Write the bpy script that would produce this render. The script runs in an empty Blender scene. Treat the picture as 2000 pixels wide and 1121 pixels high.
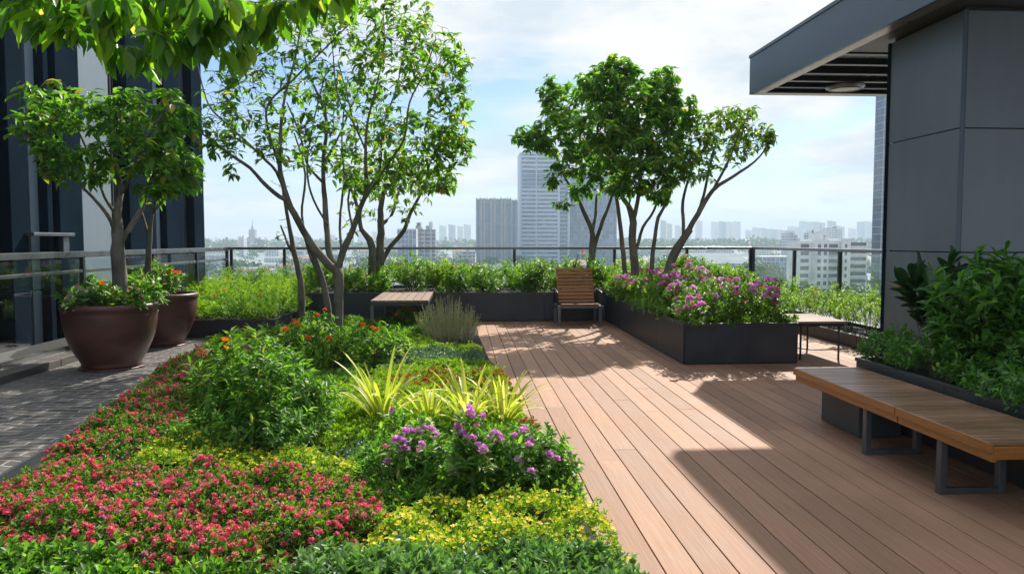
HAZE = 0.00036
import bpy, math, random
import numpy as np
from mathutils import Vector

random.seed(11)
rng = np.random.default_rng(11)
C = bpy.context.scene.collection
SC = bpy.context.scene

# ------------------------------------------------------------ camera numbers
FPX = 1500.0
PSI, TH, EYE = math.radians(3.694), math.radians(3.453), 1.6
FW = np.array((math.sin(PSI)*math.cos(TH), math.cos(PSI)*math.cos(TH), -math.sin(TH)))
RT = np.array((math.cos(PSI), -math.sin(PSI), 0))
UP = np.array((math.sin(PSI)*math.sin(TH), math.cos(PSI)*math.sin(TH), math.cos(TH)))
EYEP = np.array((0, 0, EYE))
def ray(px, py): return FW*FPX + RT*(px-1000) - UP*(py-560.5)
def P(px, py, Y):                     # the point seen at a pixel, at depth Y
    d = ray(px, py); return EYEP + d*(Y/d[1])
def G(px, py, z=0.0):                 # the point seen at a pixel, at height z
    d = ray(px, py); return EYEP + d*((z-EYE)/d[2])

# ------------------------------------------------------------ node helpers
def mk(name):
    m = bpy.data.materials.new(name); m.use_nodes = True
    nt = m.node_tree; nt.nodes.clear()
    out = nt.nodes.new('ShaderNodeOutputMaterial')
    return m, nt, out
def N(nt, typ, **kw):
    n = nt.nodes.new(typ)
    for k, v in kw.items():
        if k.startswith('i_'):
            key = k[2:]
            key = int(key) if key.isdigit() else key.replace('_', ' ')
            n.inputs[key].default_value = v
        else: setattr(n, k, v)
    return n
def L(nt, a, b): nt.links.new(a, b)
def rgba(c): return (c[0], c[1], c[2], 1)
def math_n(nt, op, a, b=None):
    n = nt.nodes.new('ShaderNodeMath'); n.operation = op
    for i, v in enumerate((a, b)):
        if v is None: continue
        if isinstance(v, (int, float)): n.inputs[i].default_value = v
        else: nt.links.new(v, n.inputs[i])
    return n.outputs[0]
def mixc(nt, fac, a, b, blend='MIX'):
    n = nt.nodes.new('ShaderNodeMix'); n.data_type = 'RGBA'; n.blend_type = blend
    for s, v in ((n.inputs[0], fac), (n.inputs[6], a), (n.inputs[7], b)):
        if isinstance(v, (int, float)): s.default_value = v
        elif isinstance(v, tuple): s.default_value = rgba(v)
        else: nt.links.new(v, s)
    return n.outputs[2]
def ramp(nt, fac, stops):
    n = nt.nodes.new('ShaderNodeValToRGB'); cr = n.color_ramp
    while len(cr.elements) < len(stops): cr.elements.new(0.5)
    for e, (p, c) in zip(cr.elements, stops):
        e.position = p; e.color = rgba(c) if isinstance(c, tuple) else (c, c, c, 1)
    nt.links.new(fac, n.inputs[0]); return n.outputs[0]

def plain(name, col, rough=.5, metal=0, var=.12, scale=6, bump=.0, col2=None, spec=.5, stretch=(1, 1, 1), coat=0, isl=0):
    """painted / metal / stone: base colour broken up by two scales of noise, rough variation, small bump"""
    m, nt, out = mk(name)
    tc = N(nt, 'ShaderNodeTexCoord'); mp = N(nt, 'ShaderNodeMapping'); mp.inputs['Scale'].default_value = stretch
    L(nt, tc.outputs['Object'], mp.inputs[0])
    n1 = N(nt, 'ShaderNodeTexNoise', i_Scale=scale, i_Detail=6.0, i_Roughness=.6); L(nt, mp.outputs[0], n1.inputs['Vector'])
    n2 = N(nt, 'ShaderNodeTexNoise', i_Scale=scale*9, i_Detail=3.0); L(nt, mp.outputs[0], n2.inputs['Vector'])
    c2 = col2 or tuple(min(1, c*(1+var*2.2)+var*.01) for c in col)
    c1 = tuple(c*(1-var) for c in col)
    c = mixc(nt, ramp(nt, n1.outputs[0], ((.3, 0.0), (.72, 1.0))), c1, c2)
    c = mixc(nt, math_n(nt, 'MULTIPLY', n2.outputs[0], var), c, tuple(x*.6 for x in col))
    if isl:
        g = N(nt, 'ShaderNodeNewGeometry')
        c = mixc(nt, 1.0, c, ramp(nt, g.outputs['Random Per Island'], ((0, 1-isl), (1, 1+isl))), 'MULTIPLY')
    b = N(nt, 'ShaderNodeBsdfPrincipled', i_Metallic=metal); b.inputs['Specular IOR Level'].default_value = spec
    if coat: b.inputs['Coat Weight'].default_value = coat; b.inputs['Coat Roughness'].default_value = .25
    L(nt, c, b.inputs['Base Color'])
    L(nt, math_n(nt, 'ADD', math_n(nt, 'MULTIPLY', n1.outputs[0], .22), rough-.11), b.inputs['Roughness'])
    if bump:
        bp = N(nt, 'ShaderNodeBump', i_Strength=bump, i_Distance=.01); L(nt, n2.outputs[0], bp.inputs['Height']); L(nt, bp.outputs[0], b.inputs['Normal'])
    L(nt, b.outputs[0], out.inputs[0]); return m

def leafm(name, c1, c2, c3=None, trans=.35, rough=.45, spec=.5, tc=None, rare=None):
    """leaf or petal: natural colour differences leaf by leaf, light passing through the blade"""
    m, nt, out = mk(name)
    g = N(nt, 'ShaderNodeNewGeometry')
    stops = ((0, c1), (.6, c2), (1, c3)) if c3 else ((0, c1), (1, c2))
    if rare: stops = ((0, c1), (.55, c2), (.965, c3), (.98, rare), (1, rare))
    c = ramp(nt, g.outputs['Random Per Island'], stops)
    b = N(nt, 'ShaderNodeBsdfPrincipled', i_Roughness=rough); b.inputs['Specular IOR Level'].default_value = spec
    L(nt, c, b.inputs['Base Color'])
    t = N(nt, 'ShaderNodeBsdfTranslucent')
    tcol = mixc(nt, 1.0, c, tc or (1.5, 1.7, .7), 'MULTIPLY'); L(nt, tcol, t.inputs[0])
    mx = N(nt, 'ShaderNodeMixShader'); mx.inputs[0].default_value = trans
    L(nt, b.outputs[0], mx.inputs[1]); L(nt, t.outputs[0], mx.inputs[2]); L(nt, mx.outputs[0], out.inputs[0])
    return m

# ------------------------------------------------------------ mesh helpers
ORG = {}
def org_of(p): return np.array(ORG.get(p.name, (0, 0, 0))) if p is not None else np.zeros(3)
def props(o, label=None, cat=None, group=None, kind=None):
    if label: o['label'] = label
    if cat: o['category'] = cat
    if group: o['group'] = group
    if kind: o['kind'] = kind
    return o
def thing(name, label, cat, loc=(0, 0, 0), group=None):
    o = bpy.data.objects.new(name, None); C.objects.link(o); o.location = loc; ORG[o.name] = tuple(loc)
    o.empty_display_size = .1
    return props(o, label, cat, group)
def link(name, me, mats, parent, loc):
    o = bpy.data.objects.new(name, me); C.objects.link(o)
    for m in (mats if isinstance(mats, (list, tuple)) else [mats]): me.materials.append(m)
    if parent is not None: o.parent = parent; ORG[o.name] = tuple(org_of(parent))
    elif loc is not None: o.location = loc; ORG[o.name] = tuple(loc)
    return o
class MB:
    """collects simple shapes in world coordinates, then becomes ONE mesh object"""
    def __init__(s): s.v = []; s.f = []; s.mi = []; s.cur = 0
    def add(s, vs, fs):
        o = len(s.v); s.v += [tuple(map(float, p)) for p in vs]; s.f += [tuple(i+o for i in f) for f in fs]; s.mi += [s.cur]*len(fs); return s
    def box(s, x0, x1, y0, y1, z0, z1):
        return s.add([(x0,y0,z0),(x1,y0,z0),(x1,y1,z0),(x0,y1,z0),(x0,y0,z1),(x1,y0,z1),(x1,y1,z1),(x0,y1,z1)],
                     [(0,3,2,1),(4,5,6,7),(0,1,5,4),(1,2,6,5),(2,3,7,6),(3,0,4,7)])
    def bar(s, a, b, w, h, up=(0, 0, 1)):        # box beam between two points
        a, b = np.array(a, float), np.array(b, float); d = (b-a)/np.linalg.norm(b-a)
        u = np.array(up, float); x = np.cross(d, u); x /= np.linalg.norm(x); u = np.cross(x, d)
        q = [x*sx*w/2 + u*su*h/2 for sx, su in ((-1,-1),(1,-1),(1,1),(-1,1))]
        return s.add([a+k for k in q]+[b+k for k in q], [(0,3,2,1)[::-1],(4,5,6,7)[::-1],(0,4,5,1)[::-1],(1,5,6,2)[::-1],(2,6,7,3)[::-1],(3,7,4,0)[::-1]])
    def tube(s, pts, rad, n=6, cap=True, rough=0):
        pts = [np.array(p, float) for p in pts]
        if not hasattr(rad, '__len__'): rad = [rad]*len(pts)
        ref = np.array((.31, .17, .93)); vs = []; fs = []
        for i, p in enumerate(pts):
            d = pts[min(i+1, len(pts)-1)]-pts[max(i-1, 0)]; ln = np.linalg.norm(d); d = d/ln if ln > 1e-9 else np.array((0, 0, 1.))
            if abs(d@ref) > .95: ref = np.array((.9, .3, .1))
            x = np.cross(d, ref); x /= np.linalg.norm(x); y = np.cross(d, x)
            for k in range(n):
                a = 2*math.pi*k/n; vs.append(p+(x*math.cos(a)+y*math.sin(a))*rad[i]*(1+(random.uniform(-rough, rough) if rough else 0)))
        for i in range(len(pts)-1):
            for k in range(n): fs.append((i*n+k, i*n+(k+1) % n, (i+1)*n+(k+1) % n, (i+1)*n+k))
        if cap: fs.append(tuple(range(n))[::-1]); fs.append(tuple((len(pts)-1)*n+k for k in range(n)))
        return s.add(vs, fs)
    def lathe(s, prof, cx, cy, n=48, wob=None):
        vs = []; fs = []
        for r, z in prof:
            for k in range(n):
                a = 2*math.pi*k/n; vs.append((cx+r*math.cos(a), cy+r*math.sin(a), z))
        for i in range(len(prof)-1):
            for k in range(n): fs.append((i*n+k, i*n+(k+1) % n, (i+1)*n+(k+1) % n, (i+1)*n+k))
        return s.add(vs, fs)
    def build(s, name, mat, parent=None, loc=None, bevel=0, smooth=False):
        o = org_of(parent) if parent is not None else np.array(loc if loc is not None else (0, 0, 0), float)
        me = bpy.data.meshes.new(name)
        me.from_pydata([tuple(np.array(p)-o) for p in s.v], [], s.f)
        if isinstance(mat, (list, tuple)): me.polygons.foreach_set('material_index', s.mi)
        if smooth: me.polygons.foreach_set('use_smooth', [True]*len(me.polygons))
        ob = link(name, me, mat, parent, loc)
        if bevel:
            b = ob.modifiers.new('bevel', 'BEVEL'); b.width = bevel; b.segments = 2; b.limit_method = 'ANGLE'
        return ob

class FM:
    """fast triangle collector for leaves and petals"""
    def __init__(s): s.V = []; s.T = []; s.M = []; s.n = 0
    def add(s, V, T, mi=0):
        s.V.append(V.reshape(-1, 3)); s.T.append(T.reshape(-1, 3)+s.n); s.M.append(np.full(T.size//3, mi, np.int32)); s.n += V.size//3; return s
    def inst(s, tpl, Pn, D, Nn, Ln, Wd, mi=0):
        Pn = np.asarray(Pn, float).reshape(-1, 3); k = len(Pn)
        if k == 0: return s
        V, T = tpl
        D = nrm(np.broadcast_to(D, (k, 3))); Nn = np.broadcast_to(np.asarray(Nn, float), (k, 3))
        X = np.cross(D, Nn); bad = np.linalg.norm(X, axis=1) < 1e-4; X[bad] = (1, 0, 0); X = nrm(X); Z = np.cross(X, D)
        Ln = np.broadcast_to(Ln, (k,))[:, None, None]; Wd = np.broadcast_to(Wd, (k,))[:, None, None]
        out = Pn[:, None] + V[None, :, 0:1]*Wd*X[:, None] + V[None, :, 1:2]*Ln*D[:, None] + V[None, :, 2:3]*Ln*Z[:, None]
        return s.add(out, T[None]+(np.arange(k)*len(V))[:, None, None], mi)
    def build(s, name, mat, parent=None, loc=None, smooth=False):
        V = np.concatenate(s.V); T = np.concatenate(s.T); M = np.concatenate(s.M)
        o = org_of(parent) if parent is not None else np.array(loc if loc is not None else (0, 0, 0), float)
        me = bpy.data.meshes.new(name)
        me.vertices.add(len(V)); me.vertices.foreach_set('co', (V-o).astype(np.float32).ravel())
        me.loops.add(T.size); me.loops.foreach_set('vertex_index', T.astype(np.int32).ravel())
        me.polygons.add(len(T)); me.polygons.foreach_set('loop_start', np.arange(0, T.size, 3, dtype=np.int32))
        me.polygons.foreach_set('material_index', M)
        if smooth: me.polygons.foreach_set('use_smooth', np.ones(len(T), bool))
        me.update(calc_edges=True)
        return link(name, me, mat, parent, loc)
def nrm(a):
    a = np.asarray(a, float); return a/np.maximum(np.linalg.norm(a, axis=-1, keepdims=True), 1e-9)
def rdir(k, zlo=-1, zhi=1):
    z = rng.uniform(zlo, zhi, k); a = rng.uniform(0, 2*math.pi, k); r = np.sqrt(np.maximum(0, 1-z*z)); return np.stack((r*np.cos(a), r*np.sin(a), z), 1)

# leaf templates: x across (-.5...5), y along 0..1, z camber
def leaf_tpl(rows, droop=.18, fold=.12):
    V = [(0, 0, 0)]; T = []
    for t, w in rows[1:-1]:
        z = -droop*t*t
        V += [(-w/2, t, z+fold*w), (0, t, z), (w/2, t, z+fold*w)]
    V.append((0, 1, -droop)); k = len(rows)-2
    T += [(0, 2, 1), (0, 3, 2)]
    for i in range(k-1):
        a, b = 1+3*i, 4+3*i
        T += [(a, a+1, b+1), (a, b+1, b), (a+1, a+2, b+2), (a+1, b+2, b+1)]
    a = 1+3*(k-1); e = len(V)-1
    T += [(a, a+1, e), (a+1, a+2, e)]
    return np.array(V, float), np.array(T)
OVATE = leaf_tpl(((0, 0), (.14, .5), (.4, 1), (.72, .72), (1, 0)), .22)
LANCE = leaf_tpl(((0, 0), (.22, .8), (.55, 1), (1, 0)), .25)
ROUND = leaf_tpl(((0, 0), (.25, .85), (.62, 1), (.9, .55), (1, 0)), .12)
SMALL = leaf_tpl(((0, 0), (.5, 1), (1, 0)), .15, .18)
BLADE = leaf_tpl(((0, 0), (.1, .8), (.3, 1), (.5, .95), (.7, .8), (.87, .5), (1, 0)), .0, .25)
PETAL = (np.array(((0, 0, 0), (-.5, .6, .06), (0, 1, .0), (.5, .6, .06)), float), np.array(((0, 2, 1), (0, 3, 2))))
def head_tpl(k, seed, zlo=0.0):                # a flower head: petals over a dome, radius 1
    r = np.random.default_rng(seed); V = []; T = []
    for i in range(k):
        z = zlo+(1-zlo)*((i+.5)/k); a = i*2.39996+r.uniform(-.3, .3); q = math.sqrt(max(0, 1-z*z))
        d = np.array((q*math.cos(a), q*math.sin(a), z)); side = nrm(np.cross(d, r.normal(size=3))); o = len(V)
        b = d*.3; tip = d*r.uniform(.85, 1.15); w = .26
        V += [b, b+(tip-b)*.62+side*w, tip, b+(tip-b)*.62-side*w]; T += [(o, o+1, o+2), (o, o+2, o+3)]
    V = np.array(V); V = V[:, (0, 2, 1)]       # dome axis along y so it follows the stem direction
    return V, np.array(T)
HEAD12, HEAD20, HEAD40 = head_tpl(13, 3), head_tpl(22, 4), head_tpl(44, 5, -.2)
def star_tpl(k=5, cup=.25):                    # open flower, k petals round the stem axis y
    V = []; T = []
    for i in range(k):
        a = 2*math.pi*i/k; c, s_ = math.cos(a), math.sin(a); o = len(V)
        for rr, ww, hh in ((.05, 0, 0), (.65, -.38, cup*.6), (1, 0, cup), (.65, .38, cup*.6)):
            V.append((rr*c-ww*s_, hh, rr*s_+ww*c))
        T += [(o, o+2, o+1), (o, o+3, o+2)]
    return np.array(V, float), np.array(T)
STAR5, STAR8 = star_tpl(5), star_tpl(8, .5)
def copy_tree(o, parent=None):
    c = o.copy(); C.objects.link(c)
    if parent is not None: c.parent = parent
    for ch in o.children: copy_tree(ch, c)
    return c
# ------------------------------------------------------------ camera, sun, sky
cam = bpy.data.cameras.new('camera'); co = bpy.data.objects.new('camera', cam); C.objects.link(co)
cam.sensor_width = 36; cam.lens = 27.0; cam.clip_start = .05; cam.clip_end = 30000
co.location = (0, 0, EYE)
co.rotation_euler = Vector(FW).to_track_quat('-Z', 'Y').to_euler()
SC.camera = co
SUN = Vector((.526, 1.09, 1.0)).normalized()
sl = bpy.data.lights.new('sun', 'SUN'); sl.energy = 4.2; sl.angle = math.radians(.55); sl.color = (1, .93, .82)
so = bpy.data.objects.new('sun', sl); C.objects.link(so); so.location = (20, 30, 40)
so.rotation_euler = (-SUN).to_track_quat('-Z', 'Y').to_euler()
w = bpy.data.worlds.new('World'); SC.world = w; w.use_nodes = True
nt = w.node_tree; nt.nodes.clear()
out = N(nt, 'ShaderNodeOutputWorld')
sky = N(nt, 'ShaderNodeTexSky'); sky.sky_type = 'NISHITA'; sky.sun_disc = False
sky.sun_elevation = math.asin(SUN.z); sky.sun_rotation = math.atan2(SUN.x, SUN.y)
sky.air_density = 1.0; sky.dust_density = .5; sky.ozone_density = 2.5; sky.altitude = 50
b1 = N(nt, 'ShaderNodeBackground', i_Strength=.065); L(nt, mixc(nt, 1.0, sky.outputs[0], (.8, .92, 1.12), 'MULTIPLY'), b1.inputs[0])
tc = N(nt, 'ShaderNodeTexCoord'); sp = N(nt, 'ShaderNodeSeparateXYZ'); L(nt, tc.outputs['Generated'], sp.inputs[0])
zz = math_n(nt, 'ADD', math_n(nt, 'MAXIMUM', sp.outputs[2], 0.0), .16)
cb = N(nt, 'ShaderNodeCombineXYZ'); L(nt, math_n(nt, 'DIVIDE', sp.outputs[0], zz), cb.inputs[0]); L(nt, math_n(nt, 'DIVIDE', sp.outputs[1], zz), cb.inputs[1])
cb.inputs[2].default_value = 11.2
n1 = N(nt, 'ShaderNodeTexNoise', i_Scale=.85, i_Detail=9.0, i_Roughness=.55, i_Distortion=.35); L(nt, cb.outputs[0], n1.inputs['Vector'])
mask = ramp(nt, n1.outputs[0], ((.435, 0.0), (.505, .75), (.575, 1.0)))
n2 = N(nt, 'ShaderNodeTexNoise', i_Scale=2.3, i_Detail=7.0, i_Roughness=.6); L(nt, cb.outputs[0], n2.inputs['Vector'])
ccol = ramp(nt, n2.outputs[0], ((.36, (.73, .83, .92)), (.58, (1.04, 1.04, 1.03))))
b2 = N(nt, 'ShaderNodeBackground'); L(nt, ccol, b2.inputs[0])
# cloud cover brightened overhead, out of view, for fill light, as under overcast
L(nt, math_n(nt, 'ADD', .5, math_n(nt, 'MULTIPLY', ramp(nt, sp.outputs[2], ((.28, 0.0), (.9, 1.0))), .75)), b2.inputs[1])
# milky horizon: the mask rises towards the skyline
hz = ramp(nt, sp.outputs[2], ((.0, .75), (.08, .3), (.2, .0)))
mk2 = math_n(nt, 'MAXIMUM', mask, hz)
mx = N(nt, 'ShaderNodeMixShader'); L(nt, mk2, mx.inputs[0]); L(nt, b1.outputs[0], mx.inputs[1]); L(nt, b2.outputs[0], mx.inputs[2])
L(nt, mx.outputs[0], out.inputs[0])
SC.view_settings.view_transform = 'Standard'; SC.view_settings.look = 'None'
SC.view_settings.exposure = 1.0; SC.view_settings.gamma = 1
cy = SC.cycles
cy.use_denoising = True
try: cy.denoiser = 'OPENIMAGEDENOISE'
except Exception: pass
cy.max_bounces = 8; cy.diffuse_bounces = 3; cy.glossy_bounces = 3; cy.transmission_bounces = 4; cy.transparent_max_bounces = 12; cy.volume_bounces = 0
cy.sample_clamp_indirect = 6
cy.caustics_reflective = False; cy.caustics_refractive = False

# ------------------------------------------------------------ materials
M = {}
M['planter'] = plain('charcoal_panel', (.024, .028, .036), .42, 0, .28, 2.6, .08)
M['planter_rim'] = plain('charcoal_rim', (.03, .034, .04), .35, 0, .2, 3, .03)
M['soil'] = plain('dark_soil', (.018, .012, .008), .95, 0, .5, 14, .9)
M['steel'] = plain('grey_steel', (.11, .12, .135), .38, .6, .15, 5, .02)
M['dark_steel'] = plain('dark_steel', (.035, .038, .042), .4, .4, .2, 6, .02)
M['rail'] = plain('rail_metal', (.16, .165, .17), .3, .8, .15, 3, .01)
M['clad'] = plain('grey_cladding', (.13, .16, .185), .42, .25, .13, .9, .03, stretch=(1, 1, .35))
M['fascia'] = plain('fascia_metal', (.075, .105, .135), .42, .3, .06, .5, .015)
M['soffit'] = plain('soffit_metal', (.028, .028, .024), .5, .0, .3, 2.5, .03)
M['slit'] = plain('joint_black', (.008, .009, .01), .7)
M['bronze'] = plain('bronze_strip', (.2, .17, .12), .3, .7, .2, 3)
M['ceramic'] = plain('brown_glaze', (.085, .027, .023), .42, 0, .35, 2.6, .15, col2=(.15, .055, .044), coat=.12, stretch=(1, 1, 1.6))
M['navy'] = plain('navy_cladding', (.009, .017, .027), .8, 0, .15, .6, .01, spec=0.0)
M['pale'] = plain('pale_panel', (.17, .215, .25), .7, 0, .1, .35, .01, spec=.1, stretch=(1, 1, .3))
M['bark'] = plain('grey_bark', (.11, .095, .072), .9, 0, .5, 5, 1.0, col2=(.27, .25, .2), stretch=(1, 1, .5))
M['twig'] = plain('brown_twig', (.085, .062, .048), .8, 0, .3, 20, .3)

def wood_mat(name, c1, c2, grain, rough=.45, gx=(60, 2.2, 60), isl=.2, seam=None, coat=0, bump=.25, spec=.4):
    m, nt, out = mk(name)
    tc = N(nt, 'ShaderNodeTexCoord'); mp = N(nt, 'ShaderNodeMapping'); mp.inputs['Scale'].default_value = gx
    g = N(nt, 'ShaderNodeNewGeometry')
    L(nt, tc.outputs['Object'], mp.inputs[0])
    ofs = N(nt, 'ShaderNodeVectorMath', operation='ADD'); L(nt, mp.outputs[0], ofs.inputs[0])
    sc = N(nt, 'ShaderNodeVectorMath', operation='SCALE'); sc.inputs[0].default_value = (37, 61, 17); L(nt, g.outputs['Random Per Island'], sc.inputs['Scale']); L(nt, sc.outputs[0], ofs.inputs[1])
    n1 = N(nt, 'ShaderNodeTexNoise', i_Scale=1.0, i_Detail=5.0, i_Roughness=.62, i_Distortion=.8); L(nt, ofs.outputs[0], n1.inputs['Vector'])
    n2 = N(nt, 'ShaderNodeTexNoise', i_Scale=1.3, i_Detail=4.0); L(nt, tc.outputs['Object'], n2.inputs['Vector'])
    c = mixc(nt, ramp(nt, n1.outputs[0], ((.28, 0.0), (.7, 1.0))), c1, c2)
    c = mixc(nt, 1.0, c, ramp(nt, g.outputs['Random Per Island'], ((0, 1-isl), (1, 1+isl))), 'MULTIPLY')
    c = mixc(nt, 1.0, c, ramp(nt, n2.outputs[0], ((.3, .86), (.7, 1.1))), 'MULTIPLY')
    b = N(nt, 'ShaderNodeBsdfPrincipled'); b.inputs['Specular IOR Level'].default_value = spec; L(nt, c, b.inputs['Base Color'])
    if coat: b.inputs['Coat Weight'].default_value = coat; b.inputs['Coat Roughness'].default_value = .3
    L(nt, math_n(nt, 'ADD', math_n(nt, 'MULTIPLY', n2.outputs[0], .3), rough-.15), b.inputs['Roughness'])
    bp = N(nt, 'ShaderNodeBump', i_Strength=bump, i_Distance=.004); L(nt, n1.outputs[0], bp.inputs['Height']); L(nt, bp.outputs[0], b.inputs['Normal'])
    L(nt, b.outputs[0], out.inputs[0]); return m
M['deck'] = wood_mat('deck_board', (.255, .136, .082), (.355, .208, .134), 1, .68, (95, 2.0, 95), .15, bump=.35, spec=.22)
M['teak'] = wood_mat('teak_slat', (.25, .082, .014), (.45, .19, .048), 1, .42, (3, 70, 70), .25, coat=.12)
M['bench_slat'] = wood_mat('bench_slat', (.17, .09, .05), (.34, .215, .13), 1, .36, (3, 70, 70), .3, coat=.15)
M['teak_y'] = wood_mat('teak_board', (.24, .095, .022), (.42, .18, .05), 1, .4, (70, 3, 70), .15, coat=.2)
M['table'] = wood_mat('table_board', (.16, .1, .07), (.26, .17, .12), 1, .75, (60, 3, 60), .18)

# path of small stone setts in wavering courses
m, nt, out = mk('stone_setts')
tc = N(nt, 'ShaderNodeTexCoord'); nz = N(nt, 'ShaderNodeTexNoise', i_Scale=1.1, i_Detail=2.0); L(nt, tc.outputs['Object'], nz.inputs['Vector'])
ad = N(nt, 'ShaderNodeVectorMath', operation='MULTIPLY_ADD'); L(nt, nz.outputs['Color'], ad.inputs[0]); ad.inputs[1].default_value = (.25, .4, 0); L(nt, tc.outputs['Object'], ad.inputs[2])
br = N(nt, 'ShaderNodeTexBrick', i_Scale=1.0); br.inputs['Mortar Size'].default_value = .013; br.inputs['Mortar Smooth'].default_value = .6
br.inputs['Brick Width'].default_value = .3; br.inputs['Row Height'].default_value = .115; br.inputs['Bias'].default_value = -.2
br.inputs['Color1'].default_value = (.05, .047, .045, 1); br.inputs['Color2'].default_value = (.12, .112, .105, 1); br.inputs['Mortar'].default_value = (.27, .255, .235, 1)
L(nt, ad.outputs[0], br.inputs['Vector'])
n2 = N(nt, 'ShaderNodeTexNoise', i_Scale=14.0, i_Detail=6.0); L(nt, tc.outputs['Object'], n2.inputs['Vector'])
c = mixc(nt, ramp(nt, n2.outputs[0], ((.4, 0.0), (.8, .3))), br.outputs['Color'], (.24, .225, .21))
b = N(nt, 'ShaderNodeBsdfPrincipled', i_Roughness=.55); L(nt, c, b.inputs['Base Color'])
hgt = math_n(nt, 'ADD', math_n(nt, 'MULTIPLY', br.outputs['Fac'], -1.0), math_n(nt, 'MULTIPLY', n2.outputs[0], .45))
bp = N(nt, 'ShaderNodeBump', i_Strength=.9, i_Distance=.012); L(nt, hgt, bp.inputs['Height']); L(nt, bp.outputs[0], b.inputs['Normal'])
L(nt, b.outputs[0], out.inputs[0]); M['setts'] = m

# clear rail glass: a pane one sees through, with a faint green tint and sky reflection
m, nt, out = mk('clear_glass')
tr = N(nt, 'ShaderNodeBsdfTransparent'); tr.inputs[0].default_value = (.93, .965, .96, 1)
gl = N(nt, 'ShaderNodeBsdfGlossy', i_Roughness=.02); fr = N(nt, 'ShaderNodeFresnel', i_IOR=1.45)
mx = N(nt, 'ShaderNodeMixShader'); L(nt, math_n(nt, 'MULTIPLY', fr.outputs[0], .12), mx.inputs[0]); L(nt, tr.outputs[0], mx.inputs[1]); L(nt, gl.outputs[0], mx.inputs[2])
L(nt, mx.outputs[0], out.inputs[0]); M['glass'] = m
def dark_glass(name, col, rough=.06, isl=.35):
    m, nt, out = mk(name); g = N(nt, 'ShaderNodeNewGeometry')
    b = N(nt, 'ShaderNodeBsdfPrincipled', i_Roughness=rough, i_Metallic=.0); b.inputs['Specular IOR Level'].default_value = .9
    c = mixc(nt, 1.0, col, ramp(nt, g.outputs['Random Per Island'], ((0, 1-isl), (.85, 1+isl), (1, 1+isl*3))), 'MULTIPLY')
    L(nt, c, b.inputs['Base Color']); L(nt, b.outputs[0], out.inputs[0]); return m
M['winglass'] = dark_glass('window_glass', (.03, .05, .07), .3)

M['leaf_tree'] = leafm('tree_leaf', (.05, .135, .01), (.11, .24, .018), (.25, .4, .035), .56, .42, rare=(.42, .3, .05))
M['leaf_bough'] = leafm('bough_leaf', (.045, .13, .01), (.1, .24, .016), (.28, .42, .03), .6, .36, rare=(.45, .38, .1))
M['leaf_dark'] = leafm('dark_tree_leaf', (.05, .14, .018), (.095, .23, .025), (.22, .37, .045), .52, .45, rare=(.4, .3, .05))
M['leaf_olive'] = leafm('olive_tree_leaf', (.06, .15, .014), (.13, .25, .025), (.3, .34, .04), .4, .42)
M['leaf_hedge'] = leafm('hedge_leaf', (.05, .14, .012), (.13, .26, .02), (.26, .4, .04), .4, .46)
M['leaf_lime'] = leafm('lime_leaf', (.12, .24, .012), (.22, .36, .02), (.34, .45, .04), .4, .5)
M['leaf_shrub'] = leafm('shrub_leaf', (.05, .135, .018), (.1, .23, .03), (.23, .39, .06), .48, .48, rare=(.34, .3, .06))
M['leaf_shade'] = leafm('deep_green_leaf', (.035, .12, .018), (.07, .2, .025), (.15, .32, .04), .42, .42)
M['leaf_rubber'] = leafm('paddle_leaf', (.012, .045, .014), (.022, .07, .02), (.05, .11, .03), .2, .28)
M['leaf_sage'] = leafm('sage_leaf', (.07, .16, .04), (.13, .25, .08), (.22, .36, .13), .35, .45)
M['leaf_blue'] = leafm('blue_green_leaf', (.07, .14, .09), (.12, .21, .14), (.25, .33, .22), .25, .4)
M['leaf_mat'] = leafm('mat_leaf', (.04, .11, .012), (.1, .21, .018), (.22, .33, .03), .4, .5)
M['leaf_gold'] = leafm('golden_blade', (.3, .36, .05), (.52, .52, .1), (.68, .62, .26), .4, .45)
M['leaf_rust'] = leafm('rust_leaf', (.2, .05, .02), (.3, .09, .03), (.22, .2, .03), .35, .5)
M['leaf_silver'] = leafm('silver_sprig', (.27, .28, .15), (.42, .4, .25), (.52, .47, .34), .35, .7)
M['pink'] = leafm('pink_petal', (.5, .04, .1), (.74, .13, .21), (.92, .46, .46), .3, .6, .3, (1.3, 1, 1))
M['yellow'] = leafm('yellow_petal', (.82, .68, .01), (.9, .8, .03), (.92, .86, .12), .45, .6, .3, (1.2, 1.1, 1))
M['purple'] = leafm('purple_petal', (.56, .16, .5), (.72, .32, .66), (.88, .62, .84), .35, .6, .3, (1.2, 1, 1.2))
M['rose'] = leafm('rose_petal', (.55, .1, .24), (.7, .2, .4), (.8, .45, .55), .35, .6, .3, (1.2, 1, 1))
M['orange'] = leafm('orange_petal', (.62, .1, .006), (.8, .18, .01), (.85, .3, .02), .35, .6, .3, (1.2, 1, 1))
M['white'] = leafm('white_petal', (.7, .66, .6), (.8, .76, .7), None, .3, .6, .3, (1, 1, 1))
M['magenta'] = leafm('magenta_petal', (.55, .02, .22), (.7, .05, .32), None, .35, .6, .3, (1.2, 1, 1))
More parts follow.
